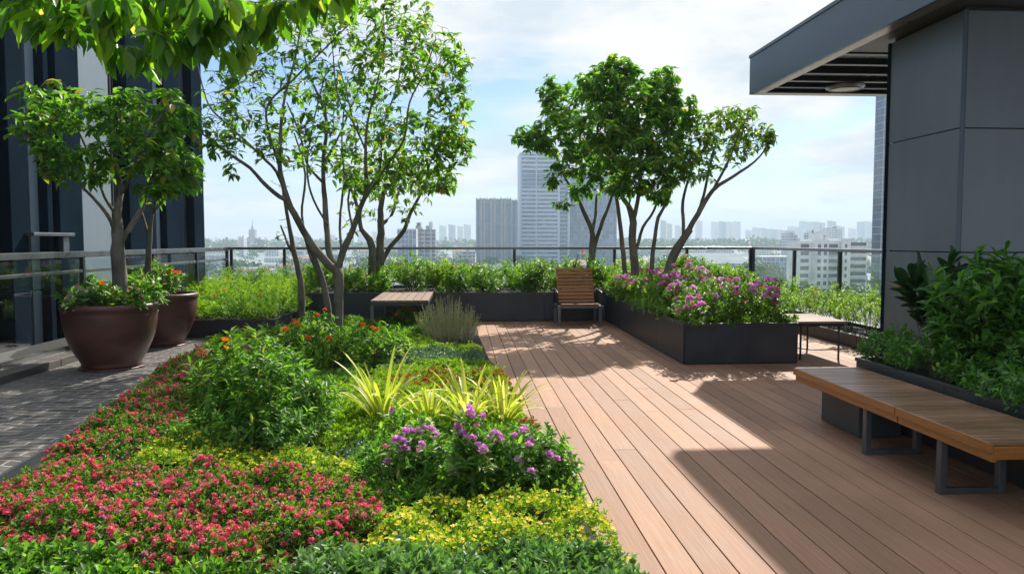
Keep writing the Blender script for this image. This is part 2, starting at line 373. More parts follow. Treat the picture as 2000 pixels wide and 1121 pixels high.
# ------------------------------------------------------------ terrace floor
mb = MB(); mb.box(-6.78, 9.5, -6, 18.35, -25.2, -.05); mb.build('terrace_slab', plain('dark_slab', (.03, .028, .026), .8), loc=(0, 0, -.05))['kind'] = 'structure'
mb = MB(); x = -.62; pitch = .1775; k = 0
while x < 7.4:
    y = -2.5 - random.uniform(0, 3.2)
    while y < 18.2:
        ln = random.choice((4.8, 5.4, 6.0)); y1 = min(y+ln, 18.25)
        mb.box(x, x+pitch-.007, y, y1-.002, -.03, random.uniform(-.0008, .0008)); y = y1
    x += pitch
mb.build('deck', M['deck'], bevel=.0025)['kind'] = 'structure'
mb = MB(); mb.add([(-5.1, -2, .004), (-2.4, -2, .004), (-2.4, 12.9, .004), (-5.1, 12.9, .004)], [(0, 1, 2, 3)])
mb.build('stone_path', M['setts'])['kind'] = 'structure'
# soil of the big bed, gently mounded
bedL = [(-2.45, .3), (-2.68, 2.6), (-2.98, 5.0), (-3.44, 10.0), (-3.42, 13.0)]
bedR = [(.95, .3), (.84, 2.6), (.64, 5.0), (.36, 10.0), (.26, 13.0)]
def lerp_tab(tab, y):
    for (x0, y0), (x1, y1) in zip(tab, tab[1:]):
        if y <= y1: return x0+(x1-x0)*(y-y0)/(y1-y0)
    return tab[-1][0]
mb = MB(); nx, ny = 30, 90; vs = []; fs = []
for j in range(ny+1):
    y = .3+14.9*j/ny
    for i in range(nx+1):
        t = i/nx; x0, x1 = lerp_tab(bedL, y), lerp_tab(bedR, y)
        vs.append((x0+(x1-x0)*t, y, .012+.022*min(1, 6*t*(1-t))+random.uniform(-.012, .012)*(0 < i < nx)))
for j in range(ny):
    for i in range(nx): a = j*(nx+1)+i; fs.append((a, a+1, a+nx+2, a+nx+1))
mb.add(vs, fs); mb.build('bed_soil', M['soil'], smooth=True)['kind'] = 'structure'
mb = MB()
pts = [(-2.45, .3)]+bedL[1:]
for (x0, y0), (x1, y1) in zip(pts, pts[1:]): mb.bar((x0-.025, y0, .035), (x1-.025, y1, .035), .03, .075)
props(mb.build('edging_strip', M['steel'], loc=(-2.9, 5, 0)), 'thin grey metal edging strip between the stone path and the flower bed', 'garden edging')
# ledge that carries the left railing
mb = MB()
for i in range(12):
    y0 = -1.5+i*1.65; mb.box(-5.72, -5.1, y0, y0+1.64, -.05, .1)
props(mb.build('stone_ledge', plain('ledge_stone', (.075, .066, .06), .55, 0, .4, 3, .25, stretch=(6, .7, 6)), loc=(-5.4, 8, 0), bevel=.006),
      'low weathered ledge below the glass railing beside the big brown pots', 'ledge')

# ------------------------------------------------------------ planters
def wall_panels(mb, a, b, h, nx_, nrm_, plen=1.25, th=.02, z0=.012):
    """flat panels side by side from a to b (xy), facing nrm_"""
    a, b = np.array(a, float), np.array(b, float); ln = np.linalg.norm(b-a); n = max(1, round(ln/plen)); d = (b-a)/ln; q = np.array(nrm_, float)
    for i in range(n):
        s, e = a+d*(ln*i/n+.004), a+d*(ln*(i+1)/n-.004)
        lo = np.minimum(np.minimum(s, e), np.minimum(s+q*th, e+q*th)); hi = np.maximum(np.maximum(s, e), np.maximum(s+q*th, e+q*th))
        mb.box(lo[0], hi[0], lo[1], hi[1], z0, h)
def planter(label, x0, x1, y0, y1, h, faces='flrb', plen=1.25):
    t = thing('planter_box', label, 'planter', ((x0+x1)/2, (y0+y1)/2, 0), 'charcoal planter boxes')
    mb = MB(); e = .022
    if 'f' in faces: wall_panels(mb, (x0+e, y0+e), (x1-e, y0+e), h-.03, 0, (0, -1), plen)
    if 'b' in faces: wall_panels(mb, (x0+e, y1-e), (x1-e, y1-e), h-.03, 0, (0, 1), plen)
    if 'l' in faces: wall_panels(mb, (x0+e, y0+e), (x0+e, y1-e), h-.03, 0, (-1, 0), plen)
    if 'r' in faces: wall_panels(mb, (x1-e, y0+e), (x1-e, y1-e), h-.03, 0, (1, 0), plen)
    mb.build('wall_panels', M['planter'], t, bevel=.003)
    mb = MB(); mb.box(x0+e+.002, x1-e-.002, y0+e+.002, y1-e-.002, .005, h-.09); mb.build('liner', M['slit'], t)
    mb = MB(); r = .045
    mb.box(x0, x1, y0, y0+r, h-.03, h); mb.box(x0, x1, y1-r, y1, h-.03, h); mb.box(x0, x0+r, y0+r+.001, y1-r-.001, h-.0301, h-.0005); mb.box(x1-r, x1, y0+r+.001, y1-r-.001, h-.0301, h-.0005)
    mb.build('rim', M['planter_rim'], t, bevel=.003)
    mb = MB(); n = 24
    vs = [(x0+.03+(x1-x0-.06)*i/n, y0+.03+(y1-y0-.06)*j/n, h-.06+random.uniform(-.02, .015)) for j in range(n+1) for i in range(n+1)]
    mb.add(vs, [(j*(n+1)+i, j*(n+1)+i+1, (j+1)*(n+1)+i+1, (j+1)*(n+1)+i) for j in range(n) for i in range(n)]); mb.build('soil', M['soil'], t)
    return t
planter('long charcoal planter box full of pink and purple flowers beside the armchair', 2.84, 4.37, 9.68, 15.1, .535)
planter('wide charcoal planter box across the far end of the deck behind the armchair', -3.05, 6.3, 15.15, 17.75, .575, plen=1.55)
planter('low charcoal planter box with lime feathery plants beyond the brown pots', -5.2, -3.1, 12.85, 17.75, .3)
planter('low charcoal planter box along the right railing behind the side tables', 5.82, 6.72, 8.2, 15.1, .2)
planter('charcoal planter box with dark green shrubs behind the long wooden bench', 3.6, 8.2, .3, 6.8, .53)

# ------------------------------------------------------------ brown pots
def pot(label, cx, cy, R, H, rb):
    t = thing('plant_pot', label, 'plant pot', (cx, cy, 0), 'large brown glazed pots')
    prof = [(rb*.5, .014), (rb-.02, .012), (rb, .03), (rb+.01, .05), (rb+.005, .07)]
    for i in range(1, 15):
        s = i/14; r = rb+(R-rb)*(1-(1-s)**2.1); prof.append((r, .07+(H-.15)*s))
    rr = prof[-1][0]
    prof += [(rr+.006, H-.075), (rr+.012, H-.04), (rr+.01, H-.012), (rr-.004, H), (rr-.03, H), (rr-.045, H-.02), (rr-.06, H-.2)]
    mb = MB(); mb.lathe(prof, cx, cy, 72); mb.build('pot_body', M['ceramic'], t, smooth=True)
    mb = MB(); mb.lathe([(rb+.03, .005), (rb+.045, .012), (rb+.04, .022), (rb*.6, .02)], cx, cy, 48); mb.build('saucer', M['ceramic'], t, smooth=True)
    mb = MB(); n = 40; vs = [(cx, cy, H-.05)]+[(cx+(rr-.05)*math.cos(2*math.pi*k/n), cy+(rr-.05)*math.sin(2*math.pi*k/n), H-.08) for k in range(n)]
    mb.add(vs, [(0, k+1, (k+1) % n+1) for k in range(n)]); mb.build('soil', M['soil'], t)
    return t
pot('big brown glazed pot nearest the camera on the stone path, holding a small tree', -4.43, 9.95, .55, .82, .34)
pot('brown glazed pot half hidden behind the nearer pot, with orange flowers', -4.64, 12.05, .55, .8, .35)

# ------------------------------------------------------------ glass railings
def railing(label, runs, ztop=1.45, posts=(), low=None, wide=.06):
    (xa, ya), (xb, yb) = runs[0], runs[-1]
    t = thing('glass_railing', label, 'railing', (xa, ya, 0), 'glass railings round the terrace')
    mb = MB()
    for a, b in zip(runs, runs[1:]): mb.bar((*a, ztop-wide*.5), (*b, ztop-wide*.5), .075, wide)
    mb.build('handrail', M['rail'], t, bevel=.006)
    if low:
        mb = MB()
        for a, b in zip(runs, runs[1:]): mb.bar((*a, low), (*b, low), .05, .045)
        mb.build('mid_rail', M['rail'], t, bevel=.005)
    mb = MB()
    for a, b in zip(runs, runs[1:]): mb.bar((*a, .13), (*b, .13), .045, .06)
    mb.build('bottom_rail', M['rail'], t)
    for (px, py) in posts:
        mb = MB(); mb.box(px-.032, px+.032, py-.032, py+.032, -.04, ztop-wide); po = mb.build('post', M['dark_steel'], t, bevel=.004); mb = MB(); mb.box(px-.06, px+.06, py-.06, py+.06, .1 if low else -.04, .112 if low else -.02); mb.build('base_plate', M['dark_steel'], po)
    pts = [runs[0]]+list(posts)+[runs[-1]]
    for a, b in zip(posts, list(posts)[1:]):
        a, b = np.array(a, float), np.array(b, float); d = (b-a)/np.linalg.norm(b-a)
        mb = MB(); s, e = a+d*.05, b-d*.05; mb.bar((*s, (.165+ztop-wide-.02)/2), (*e, (.165+ztop-wide-.02)/2), .012, ztop-wide-.02-.165)
        mb.build('glass_panel', M['glass'], t)
    return t
yR = 18.05
railing('glass railing with a broad steel handrail on the left behind the brown pots', [(-5.4, 1.0), (-5.4, yR)], posts=[(-5.4, y) for y in (1.0, 3.6, 6.2, 8.8, 11.3, 13.8, 16.0, yR)], low=1.17, wide=.085)
railing('glass railing across the far end of the terrace behind the hedge', [(-5.36, yR), (6.95, yR)], posts=[(x, yR) for x in (-5.3, -4.1, -1.85, 1.22, 3.6, 5.35, 6.9)], wide=.06)
railing('glass railing on the right that ends at the grey clad building', [(6.95, yR), (6.95, 9.6)], posts=[(6.95, y) for y in (yR-.06, 15.7, 13.75, 11.8, 9.65)], wide=.06)

# ------------------------------------------------------------ right building with canopy
b = thing('clad_building', 'grey metal clad rooftop building with a deep canopy on the right', 'building', (5.4, 8.1, 0))
WX, WY0, WY1, SZ = 5.4, 8.1, 9.5, 4.08
mb = MB(); mb.box(WX+.03, 12, WY0+.03, WY1-.03, 0, SZ+.5); mb.build('core', M['slit'], b)
mb = MB()
zs = [0, .24, 1.47, 2.82, SZ-.002]
for z0, z1 in zip(zs, zs[1:]):
    if z1-z0 < .1: continue
    mb.box(WX, WX+.025, WY0+.008, WY1, z0+.006, z1-.006)              # left face
    xs = [WX+.05, 6.9, 8.4, 9.9, 11.4]
    for xa, xb in zip(xs, xs[1:]): mb.box(xa+.004, xb-.004, WY0, WY0+.025, z0+.006, z1-.006)
    mb.box(WX+.03, 12, WY1-.025, WY1, z0+.006, z1-.006)
mb.build('cladding_panels', M['clad'], b, bevel=.003)
mb = MB(); mb.box(WX-.004, WX+.046, WY0-.006, WY0+.004, 0, SZ-.003); mb.build('corner_trim', M['fascia'], b)
mb = MB(); mb.box(WX-.012, WX+.02, WY1+.002, WY1+.06, 0, SZ-.004); mb.build('edge_trim', M['navy'], b)
CX, CY, CT = 4.9, 13.0, 4.69
r = MB()
r.box(CX, CX+.05, -4, CY, SZ, CT); r.box(CX+.05, 12, CY-.05, CY, SZ, CT); r.build('canopy_fascia', M['fascia'], b)
mb = MB(); mb.box(CX-.015, 12, -4, CY+.015, CT+.001, CT+.05); mb.build('canopy_roof', M['fascia'], b)
mb = MB(); mb.box(CX+.052, CX+.2, -4, CY-.05, SZ-.0, SZ+.03); mb.box(CX+.2, 12, CY-.2, CY-.052, SZ-.0, SZ+.03); mb.build('drip_edge', M['bronze'], b)
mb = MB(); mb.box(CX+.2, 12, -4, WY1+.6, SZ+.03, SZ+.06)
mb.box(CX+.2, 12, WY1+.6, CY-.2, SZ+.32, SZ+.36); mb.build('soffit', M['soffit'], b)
mb = MB()
for i, y in enumerate((WY1+.75, WY1+1.35, WY1+1.95, WY1+2.5, WY1+3.0)):
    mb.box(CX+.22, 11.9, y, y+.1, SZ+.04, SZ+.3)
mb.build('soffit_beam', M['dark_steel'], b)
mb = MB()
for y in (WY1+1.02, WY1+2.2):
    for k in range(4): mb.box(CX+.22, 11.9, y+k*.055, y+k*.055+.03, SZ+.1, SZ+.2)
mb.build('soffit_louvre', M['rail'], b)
lt = thing('ceiling_lamp', 'oval ceiling lamp under the canopy of the grey building', 'lamp', (6.25, 12.35, SZ+.04))
mb = MB(); mb.lathe([(.0, SZ-.015), (.26, SZ-.01), (.3, SZ+.01), (.31, SZ+.05), (.0, SZ+.06)], 6.25, 12.35, 40); mb.build('lamp_body', M['rail'], lt, smooth=True)
mb = MB(); mb.lathe([(.0, SZ-.022), (.2, SZ-.02), (.22, SZ-.013)], 6.25, 12.35, 40); mb.build('diffuser', plain('milk_glass', (.5, .5, .47), .3), lt, smooth=True)
mb = MB(); mb.lathe([(.215, SZ-.016), (.235, SZ-.03), (.255, SZ-.014)], 6.25, 12.35, 40); mb.build('trim_ring', M['steel'], lt, smooth=True)
mb = MB(); mb.box(6.2, 12, 4.0, 9.3, CT+.05, 6.22); mb.build('upper_storey', M['clad'], b)
mb = MB(); mb.box(CX, 12, -4, 12.5, 6.22, 6.42); mb.build('upper_canopy', M['fascia'], b)

# ------------------------------------------------------------ left building
b = thing('dark_tower', 'tall dark blue building with pale panels and fins beyond the left railing', 'building', (-6.9, 14, -25))
FX = -6.95
def pxY(px): d = ray(px, 470); return FX*d[1]/d[0]
mb = MB(); mb.box(-16, FX-.12, 4, pxY(388), -25, 16); mb.build('wall', M['navy'], b)
bands = [(2, 36, 'fin'), (40, 58, 'win'), (58, 76, 'pale'), (76, 86, 'fin'), (88, 100, 'win'), (100, 146, 'fin'), (147, 218, 'pale'), (219, 232, 'win'), (240, 292, 'fin'), (294, 312, 'pale'), (313, 345, 'fin'), (347, 366, 'win'), (368, 388, 'fin'), (-70, -30, 'fin'), (-180, -110, 'fin'), (-400, -260, 'fin')]
for a_, b_, kd in bands:
    y0, y1 = pxY(a_), pxY(b_); mb = MB()
    if kd == 'fin': mb.box(FX-.12, FX+.16, y0, y1, -25, 16); mb.build('fin', M['navy'], b, bevel=.01)
    elif kd == 'pale':
        mb.box(FX-.118, FX-.005, y0+.01, y1-.01, -22, 15.9)
        for z in range(-8, 6): mb.box(FX-.004, FX+.02, y0+.01, y1-.01, z*2.9+.8, z*2.9+3.68)
        mb.build('panel', M['pale'], b, bevel=.004)
    else:
        mb.box(FX-.118, FX-.06, y0+.01, y1-.01, -22, 15.9); o = mb.build('window', M['winglass'], b); mb = MB(); ym = (y0+y1)/2
        mb.box(FX-.06, FX-.01, ym-.02, ym+.02, -22, 15.9); mb.box(FX-.06, FX-.015, y0+.012, y0+.05, -22, 15.9); mb.box(FX-.06, FX-.015, y1-.05, y1-.012, -22, 15.9)
        for z in range(-7, 5): mb.box(FX-.059, FX+.01, y0+.012, y1-.012, z*2.9+3.6, z*2.9+3.7)
        mb.build('window_frame', M['rail'], o)
mb = MB(); mb.box(FX+.165, FX+.3, pxY(28), pxY(112), 1.67, 1.73); mb.box(FX+.165, FX+.25, pxY(94), pxY(106), 1.4, 1.67); mb.build('bracket', M['steel'], b, bevel=.01)

# ------------------------------------------------------------ long bench
t = thing('long_bench', 'long slatted wooden bench in front of the dark shrub planter', 'bench', (3.3, 5.35, 0))
X0, X1, Y0, Y1, ZT = 2.97, 3.575, 4.1, 6.68, .46
for (ya, yb) in ((Y0, 5.045), (5.055, Y1)):
    mb = MB(); n = round((yb-ya)/.062); p = (yb-ya)/n
    for i in range(n): mb.box(X0+.004, X1, ya+p*i+.008, ya+p*(i+1)-.007, ZT-.022, ZT+random.uniform(-.0008, .0008))
    mb.build('seat_slats', M['bench_slat'], t, bevel=.003)
    mb = MB(); mb.box(X0-.002, X0+.026, ya, yb, ZT-.06, ZT-.003); mb.build('apron', M['teak_y'], t, bevel=.003)
    mb = MB(); mb.box(X0+.02, X0+.05, ya+.003, yb-.003, ZT-.115, ZT-.064); mb.build('lower_apron', M['teak_y'], t, bevel=.003)
    mb = MB(); mb.box(X0+.03, X1-.02, ya+.01, yb-.01, ZT-.085, ZT-.036); mb.build('bearer', M['dark_steel'], t)
mb = MB(); mb.box(X0+.027, X1, Y0-.002, Y0+.02, ZT-.1, ZT-.025); mb.build('end_rail', M['teak'], t, bevel=.003)
for y in (5.5, 4.6):
    mb = MB()
    mb.box(X0+.03, X0+.075, y-.025, y+.025, 0, ZT-.12); mb.box(X0+.42, X0+.465, y-.025, y+.025, 0, ZT-.12)
    mb.box(X0+.03, X0+.465, y-.0245, y+.0245, ZT-.12, ZT-.08); mb.box(X0+.075, X0+.42, y-.024, y+.024, 0, .04)
    mb.build('leg_frame', M['steel'], t, bevel=.003)
mb = MB(); mb.box(3.2, 3.56, 5.95, 6.6, .005, ZT-.08); mb.build('pedestal', plain('pedestal_metal', (.06, .07, .08), .45, .2), t, bevel=.004)

# ------------------------------------------------------------ armchair
c0 = P(1132, 637, 14.25); cx = float(c0[0]); yf = 14.2
t = thing('garden_armchair', 'wooden slatted garden armchair with grey metal legs facing the camera', 'armchair', (cx, yf+.4, 0))
hw = .36
sl = MB(); path = []
for i in range(6): path.append((yf+.05+i*.085, .40-.012*i, 0))
mb = MB()
for i in range(6):
    y = yf+.05+i*.085; z = .405-.010*i; mb.bar((cx-hw, y, z), (cx+hw, y, z), .076, .026)
mb.build('seat', M['teak'], t, bevel=.004)
mb = MB()
for i in range(10):
    s = i/9; y = yf+.58+.2*s+.03*s*s; z = .43+.60*s
    mb.bar((cx-hw, y, z), (cx+hw, y, z), .024, .056, up=(0, .32, 1))
mb.build('backrest', M['teak'], t, bevel=.004)
mb = MB()
for sx in (-1, 1):
    mb.bar((cx+sx*(hw-.06), yf+.615, .38), (cx+sx*(hw-.06), yf+.845, 1.03), .04, .025, up=(1, 0, 0))
mb.build('back_support', M['dark_steel'], t)
mb = MB(); mb.box(cx-.43, cx+.43, yf-.01, yf+.03, .335, .385); mb.box(cx-.43, cx-.385, yf+.03, yf+.68, .335, .384); mb.box(cx+.385, cx+.43, yf+.03, yf+.68, .335, .384); mb.box(cx-.385, cx+.385, yf+.64, yf+.68, .336, .383)
mb.build('seat_frame', M['steel'], t, bevel=.004)
for sx in (-1, 1):
    for dy in (.015, .62):
        mb = MB(); x = cx+sx*.39; mb.box(x-.03, x+.03, yf+dy-.015, yf+dy+.035, 0, .336); mb.build('leg', M['steel'], t, bevel=.004)
    mb = MB(); x = cx+sx*.415
    mb.tube([(x, yf+.03, .384), (x, yf+.03, .6), (x, yf+.06, .63), (x, yf+.6, .66), (x, yf+.64, .62), (x, yf+.66, .384)], .014, 8); mb.build('armrest', M['dark_steel'], t, smooth=True)

# ------------------------------------------------------------ slatted table left, two small side tables right
t = thing('slatted_table', 'low slatted wooden table among the flowers behind the trunk', 'table', (-1.05, 13.9, 0))
mb = MB(); xa, xb = -1.52, -.56
for i in range(7): mb.box(xa+(xb-xa)*i/7+.006, xa+(xb-xa)*(i+1)/7-.006, 12.75, 14.95, .585, .615)
mb.build('table_top', M['table'], t, bevel=.003)
mb = MB(); mb.box(xa, xb, 12.73, 12.77, .53, .583); mb.box(xa, xb, 14.9, 14.94, .53, .583); mb.box(xa, xa+.04, 12.77, 14.9, .53, .582); mb.box(xb-.04, xb, 12.77, 14.9, .53, .582); mb.build('table_frame', M['dark_steel'], t)
for x in (xa+.03, xb-.03):
    for y in (12.76, 14.91):
        mb = MB(); mb.box(x-.028, x+.028, y-.028, y+.028, .0, .53); mb.build('leg', M['steel'], t, bevel=.004)
def side_table(label, x0, x1, y0, y1, z, legs):
    t = thing('side_table', label, 'side table', ((x0+x1)/2, (y0+y1)/2, 0))
    mb = MB(); n = 6
    for i in range(n): mb.box(x0, x1, y0+(y1-y0)*i/n+.004, y0+(y1-y0)*(i+1)/n-.004, z-.03, z)
    mb.build('table_top', M['table'], t, bevel=.003)
    mb = MB(); mb.box(x0+.03, x1-.03, y0+.03, y1-.03, z-.07, z-.031); mb.build('table_frame', M['dark_steel'], t)
    for (lx, ly) in legs:
        mb = MB(); mb.tube([(lx, ly, 0), (lx, ly, z-.07)], .014, 8); mb.build('leg', M['dark_steel'], t, smooth=True)
side_table('small side table with thin black legs right behind the flower planter corner', 4.46, 5.16, 9.95, 11.05, .52, ((4.55, 10.03), (5.08, 10.03), (4.55, 10.97), (5.08, 10.97)))
mb = MB(); pts = []
for i in range(40):
    s = i/39; pts.append((4.5+1.3*s+.06*math.sin(9*s), 11.25+.14*math.sin(7*s+1)-.5*s, .012))
mb.tube(pts, .009, 6); props(mb.build('cable', M['dark_steel'], loc=(5, 11, 0), smooth=True), 'thin black cable lying curled on the deck beyond the small side table', 'cable')
# ------------------------------------------------------------ trees
def resample(pts, rads, step):
    pts = np.array(pts, float); out = []; ro = []
    # smooth with Catmull-Rom
    n = len(pts)
    for i in range(n-1):
        p0, p1, p2, p3 = pts[max(i-1, 0)], pts[i], pts[i+1], pts[min(i+2, n-1)]
        k = max(2, int(np.linalg.norm(p2-p1)/step))
        for j in range(k):
            t = j/k
            out.append(.5*((2*p1)+(-p0+p2)*t+(2*p0-5*p1+4*p2-p3)*t*t+(-p0+3*p1-3*p2+p3)*t**3)); ro.append(rads[i]+(rads[i+1]-rads[i])*t)
    out.append(pts[-1]); ro.append(rads[-1]); return out, ro

def tree(name, label, base, limbs, clusters, leaf_mat, leaf=.17, per=8, tpl=OVATE, group=None, tip=.0035, droop=.35, wleaf=.42, bare=0.0, bare_mask=None, twig_all=True, extra=None):
    """limbs: [(3-d points, radii)]; clusters: [(centre, (rx,ry,rz), how many twig tips)]"""
    t = thing(name, label, 'tree', base, group)
    tr = MB(); nodes = []; nrad = []; ntan = []
    for pts, rads in limbs:
        p, r = resample(pts, rads, .12)
        p = [q+np.array((random.uniform(-1, 1), random.uniform(-1, 1), 0))*rr*.12 for q, rr in zip(p, r)]
        tr.tube(p, r, 12 if max(rads) > .04 else 8, rough=.07)
        for i, q in enumerate(p):
            if i < len(p)*.25 and max(rads) > .035: continue
            nodes.append(q); nrad.append(r[i]); d = p[min(i+1, len(p)-1)]-p[max(i-1, 0)]; ntan.append(d/np.linalg.norm(d))
    att = []; out_c = []
    for c, rr, k in clusters:
        c = np.array(c, float); q = rdir(k)*(rng.uniform(.15, 1, (k, 1))**.45)*np.array(rr); att += list(c+q); out_c += [c]*k
    att = np.array(att); out_c = np.array(out_c)
    nd = np.array(nodes); d0 = np.array([np.min(np.sum((nd-a)**2, 1)) for a in att]); order = np.argsort(d0)
    tw = MB(); tips = []; tdir = []; mids = []; mdir = []
    cap = 60000; buf = np.zeros((cap, 3)); cnt = len(nodes); buf[:cnt] = nd; rads_ = list(nrad); tans = list(ntan)
    for ai in order:
        a = att[ai]; q = buf[:cnt]; df = a-q; dist = np.sqrt((df**2).sum(1)); cost = dist+np.maximum(0, -df[:, 2])*.8
        j = int(np.argmin(cost)); s = buf[j].copy(); ln = dist[j]
        if ln < .03: continue
        m = max(3, int(ln/.13)); d = (a-s)/ln
        ctrl = s+(tans[j]*.45+d*.55)*ln*.45+np.array((0, 0, .1*ln)); r0 = min(rads_[j]*.75, tip+.0085*ln**.8+.001)
        path = []; rad = []
        for i in range(m+1):
            u = i/m; b = (1-u)**2*s+2*u*(1-u)*ctrl+u*u*a
            if 0 < i < m: b = b+rng.normal(size=3)*.022*min(1, ln*2)
            path.append(b); rad.append(r0+(tip-r0)*u)
        tw.tube(path, rad, 4 if r0 < .012 else 6, cap=False)
        for i in range(1, m+1):
            if cnt < cap:
                buf[cnt] = path[i]; cnt += 1; rads_.append(rad[i]); e = path[i]-path[i-1]; tans.append(e/max(1e-6, np.linalg.norm(e)))
        if bare and bare_mask is not None and bare_mask(a): continue
        if random.random() < bare: continue
        tips.append(a); e = path[-1]-path[-2]; tdir.append(e/max(1e-6, np.linalg.norm(e)))
        if m > 3 and random.random() < .6: k = random.randint(m//2, m-1); mids.append(path[k]); mdir.append(tdir[-1])
    nb = len(tr.v); tr.v += tw.v; tr.f += [tuple(i+nb for i in f) for f in tw.f]; tr.mi += [1]*len(tw.f); tr.build('trunk', [M['bark'], M['twig']], t, smooth=True)
    fm = FM(); tips = np.array(tips); tdir = np.array(tdir)
    def rosette(Pn, Dn, k, sc):
        n = len(Pn)
        if n == 0: return
        for i in range(k):
            keep = rng.random(n) < .88; p = Pn[keep]; dn = Dn[keep]; kk = len(p)
            az = rng.uniform(0, 2*math.pi, kk); el = rng.normal(-droop, .45, kk)
            h = np.stack((np.cos(az)*np.cos(el), np.sin(az)*np.cos(el), np.sin(el)), 1); D = nrm(h+dn*.35)
            ln = rng.uniform(.5, 1.25, kk)*leaf*sc
            fm.inst(tpl, p+rng.normal(size=(kk, 3))*.02-dn*rng.uniform(0, .07, (kk, 1)), D, nrm(np.array((0, 0, 1.))+rng.normal(size=(kk, 3))*.35), ln, ln*wleaf*rng.uniform(.85, 1.15, kk))
    rosette(tips, tdir, per, 1); rosette(np.array(mids).reshape(-1, 3), np.array(mdir).reshape(-1, 3), max(2, per//3), .9)
    fm.build('crown', leaf_mat, t)
    if extra: extra(t, tips)
    return t

THIN = 1.0
def L3(spec, Y, px_r=True):
    """pixel polyline [(px,py,width_px,dY)] -> 3-d points and radii at depth Y+dY"""
    pts = []; rr = []
    for px, py, wd, dy in spec:
        y = Y+dy; pts.append(P(px, py, y)); rr.append(wd*.5*y/FPX*THIN)
    return pts, rr
def E3(px, py, rx, ry, Y, dY, k): return (P(px, py, Y), (rx*Y/FPX, dY, ry*Y/FPX), int(round(k*TD)))

TD = 3.3
# the big several-stemmed tree in the flower bed
Y1_ = 12.0; THIN = .7
limbs = [L3(s, Y1_) for s in (
    [(654, 668, 36, 0), (658, 630, 30, 0), (661, 590, 27, 0), (662, 555, 29, 0), (660, 525, 30, 0)],
    [(660, 530, 26, 0), (645, 520, 24, -.05), (612, 482, 21, -.15), (590, 447, 19, -.25), (568, 405, 17, -.35), (555, 370, 15, -.45), (546, 320, 12, -.5), (549, 250, 9, -.5), (556, 190, 7, -.4), (575, 120, 5, -.3), (590, 40, 3, -.2)],
    [(561, 390, 13, -.4), (545, 384, 12, -.5), (511, 354, 11, -.8), (488, 328, 9, -1), (446, 300, 8, -1.3), (410, 272, 6, -1.5), (380, 252, 4, -1.6)],
    [(556, 372, 11, -.45), (540, 335, 9, -.3), (520, 314, 8, -.1), (481, 277, 7, .2), (440, 240, 6, .4), (408, 206, 5, .6), (391, 150, 4, .8), (378, 90, 3, .9)],
    [(648, 655, 18, .12), (643, 620, 18, .15), (634, 562, 17, .2), (618, 512, 15, .2), (600, 470, 13, .15), (588, 440, 11, .1)],
    [(655, 525, 18, .05), (642, 490, 17, .1), (638, 440, 16, .25), (634, 390, 14, .3), (631, 322, 11, .4), (638, 240, 9, .5), (622, 187, 7, .5), (605, 150, 5, .4), (590, 90, 3, .3)],
    [(662, 528, 19, 0), (669, 492, 19, 0), (690, 447, 16, 0), (704, 405, 14, -.1), (716, 370, 12, -.15), (714, 310, 9, -.2), (717, 243, 7, -.3), (735, 170, 5, -.3), (750, 90, 3.5, -.4), (748, 20, 2.5, -.4)],
    [(706, 400, 9, -.1), (735, 355, 8, -.3), (765, 310, 7, -.5), (790, 270, 6, -.6), (800, 200, 5, -.7), (830, 140, 4, -.8), (850, 80, 3, -.8)],
    [(544, 320, 8, -.5), (520, 215, 6, -.3), (575, 154, 5, -.1), (638, 92, 4, 0), (690, 40, 3, .1)],
    [(634, 360, 8, .3), (600, 320, 7, .7), (585, 260, 6, .9), (560, 200, 4, 1.1)],
    [(631, 322, 8, .4), (660, 270, 6, .8), (690, 200, 5, 1), (720, 130, 3, 1.1)],
    [(636, 560, 9, .3), (606, 500, 8, .5), (590, 420, 7, .7), (596, 340, 6, .9), (575, 260, 4, 1.0)], [(668, 500, 8, .2), (664, 430, 7, .5), (672, 350, 6, .7), (668, 260, 4, .8), (680, 150, 3, .8)],
    [(690, 450, 7, .1), (680, 390, 6, .3), (694, 320, 5, .4), (690, 240, 4, .4), (660, 120, 3, .3)], [(640, 440, 6, .2), (612, 390, 6, .1), (600, 330, 5, -.1), (612, 240, 4, -.2), (640, 130, 3, -.2)],
    [(716, 370, 7, -.1), (742, 330, 6, .1), (748, 250, 5, .2), (775, 170, 4, .3), (790, 90, 3, .3)], [(717, 300, 6, -.2), (690, 240, 5, -.4), (660, 190, 4, -.5), (650, 100, 3, -.5)])]
cl = [E3(430, 250, 50, 60, 10.6, .5, 40), E3(470, 190, 70, 70, 11.5, .8, 55), E3(560, 270, 75, 60, 11.6, .8, 50), E3(600, 160, 80, 70, 12, .9, 60),
      E3(560, 40, 110, 60, 11.8, .9, 70), E3(690, 220, 80, 80, 12, .9, 75), E3(760, 130, 90, 70, 11.7, .8, 75), E3(840, 110, 70, 60, 11.4, .7, 65),
      E3(880, 200, 45, 70, 11.3, .5, 55), E3(880, 285, 45, 40, 11.3, .5, 55), E3(800, 270, 80, 60, 11.6, .8, 85), E3(820, 340, 70, 38, 11.5, .6, 60), E3(745, 345, 60, 45, 12, .7, 50),
      E3(700, 50, 90, 60, 12, .8, 55), E3(690, 330, 40, 50, 12.3, .6, 22), E3(450, 335, 12, 14, 10.8, .15, 4), E3(640, 320, 60, 50, 12.3, .6, 22), E3(900, 120, 25, 20, 11.3, .2, 12), E3(870, 360, 22, 14, 11.3, .2, 12), E3(640, -10, 150, 40, 12, .9, 50), E3(790, 30, 60, 40, 11.7, .6, 24), E3(480, 110, 60, 50, 11.5, .6, 22)]
tree('garden_tree', 'tall many stemmed grey barked tree rising from the middle of the flower bed', P(654, 668, Y1_)*np.array((1, 1, 0)), limbs, cl, M['leaf_tree'], .14, 4, droop=.3, bare=.5)
TD = 1
THIN = 1.0
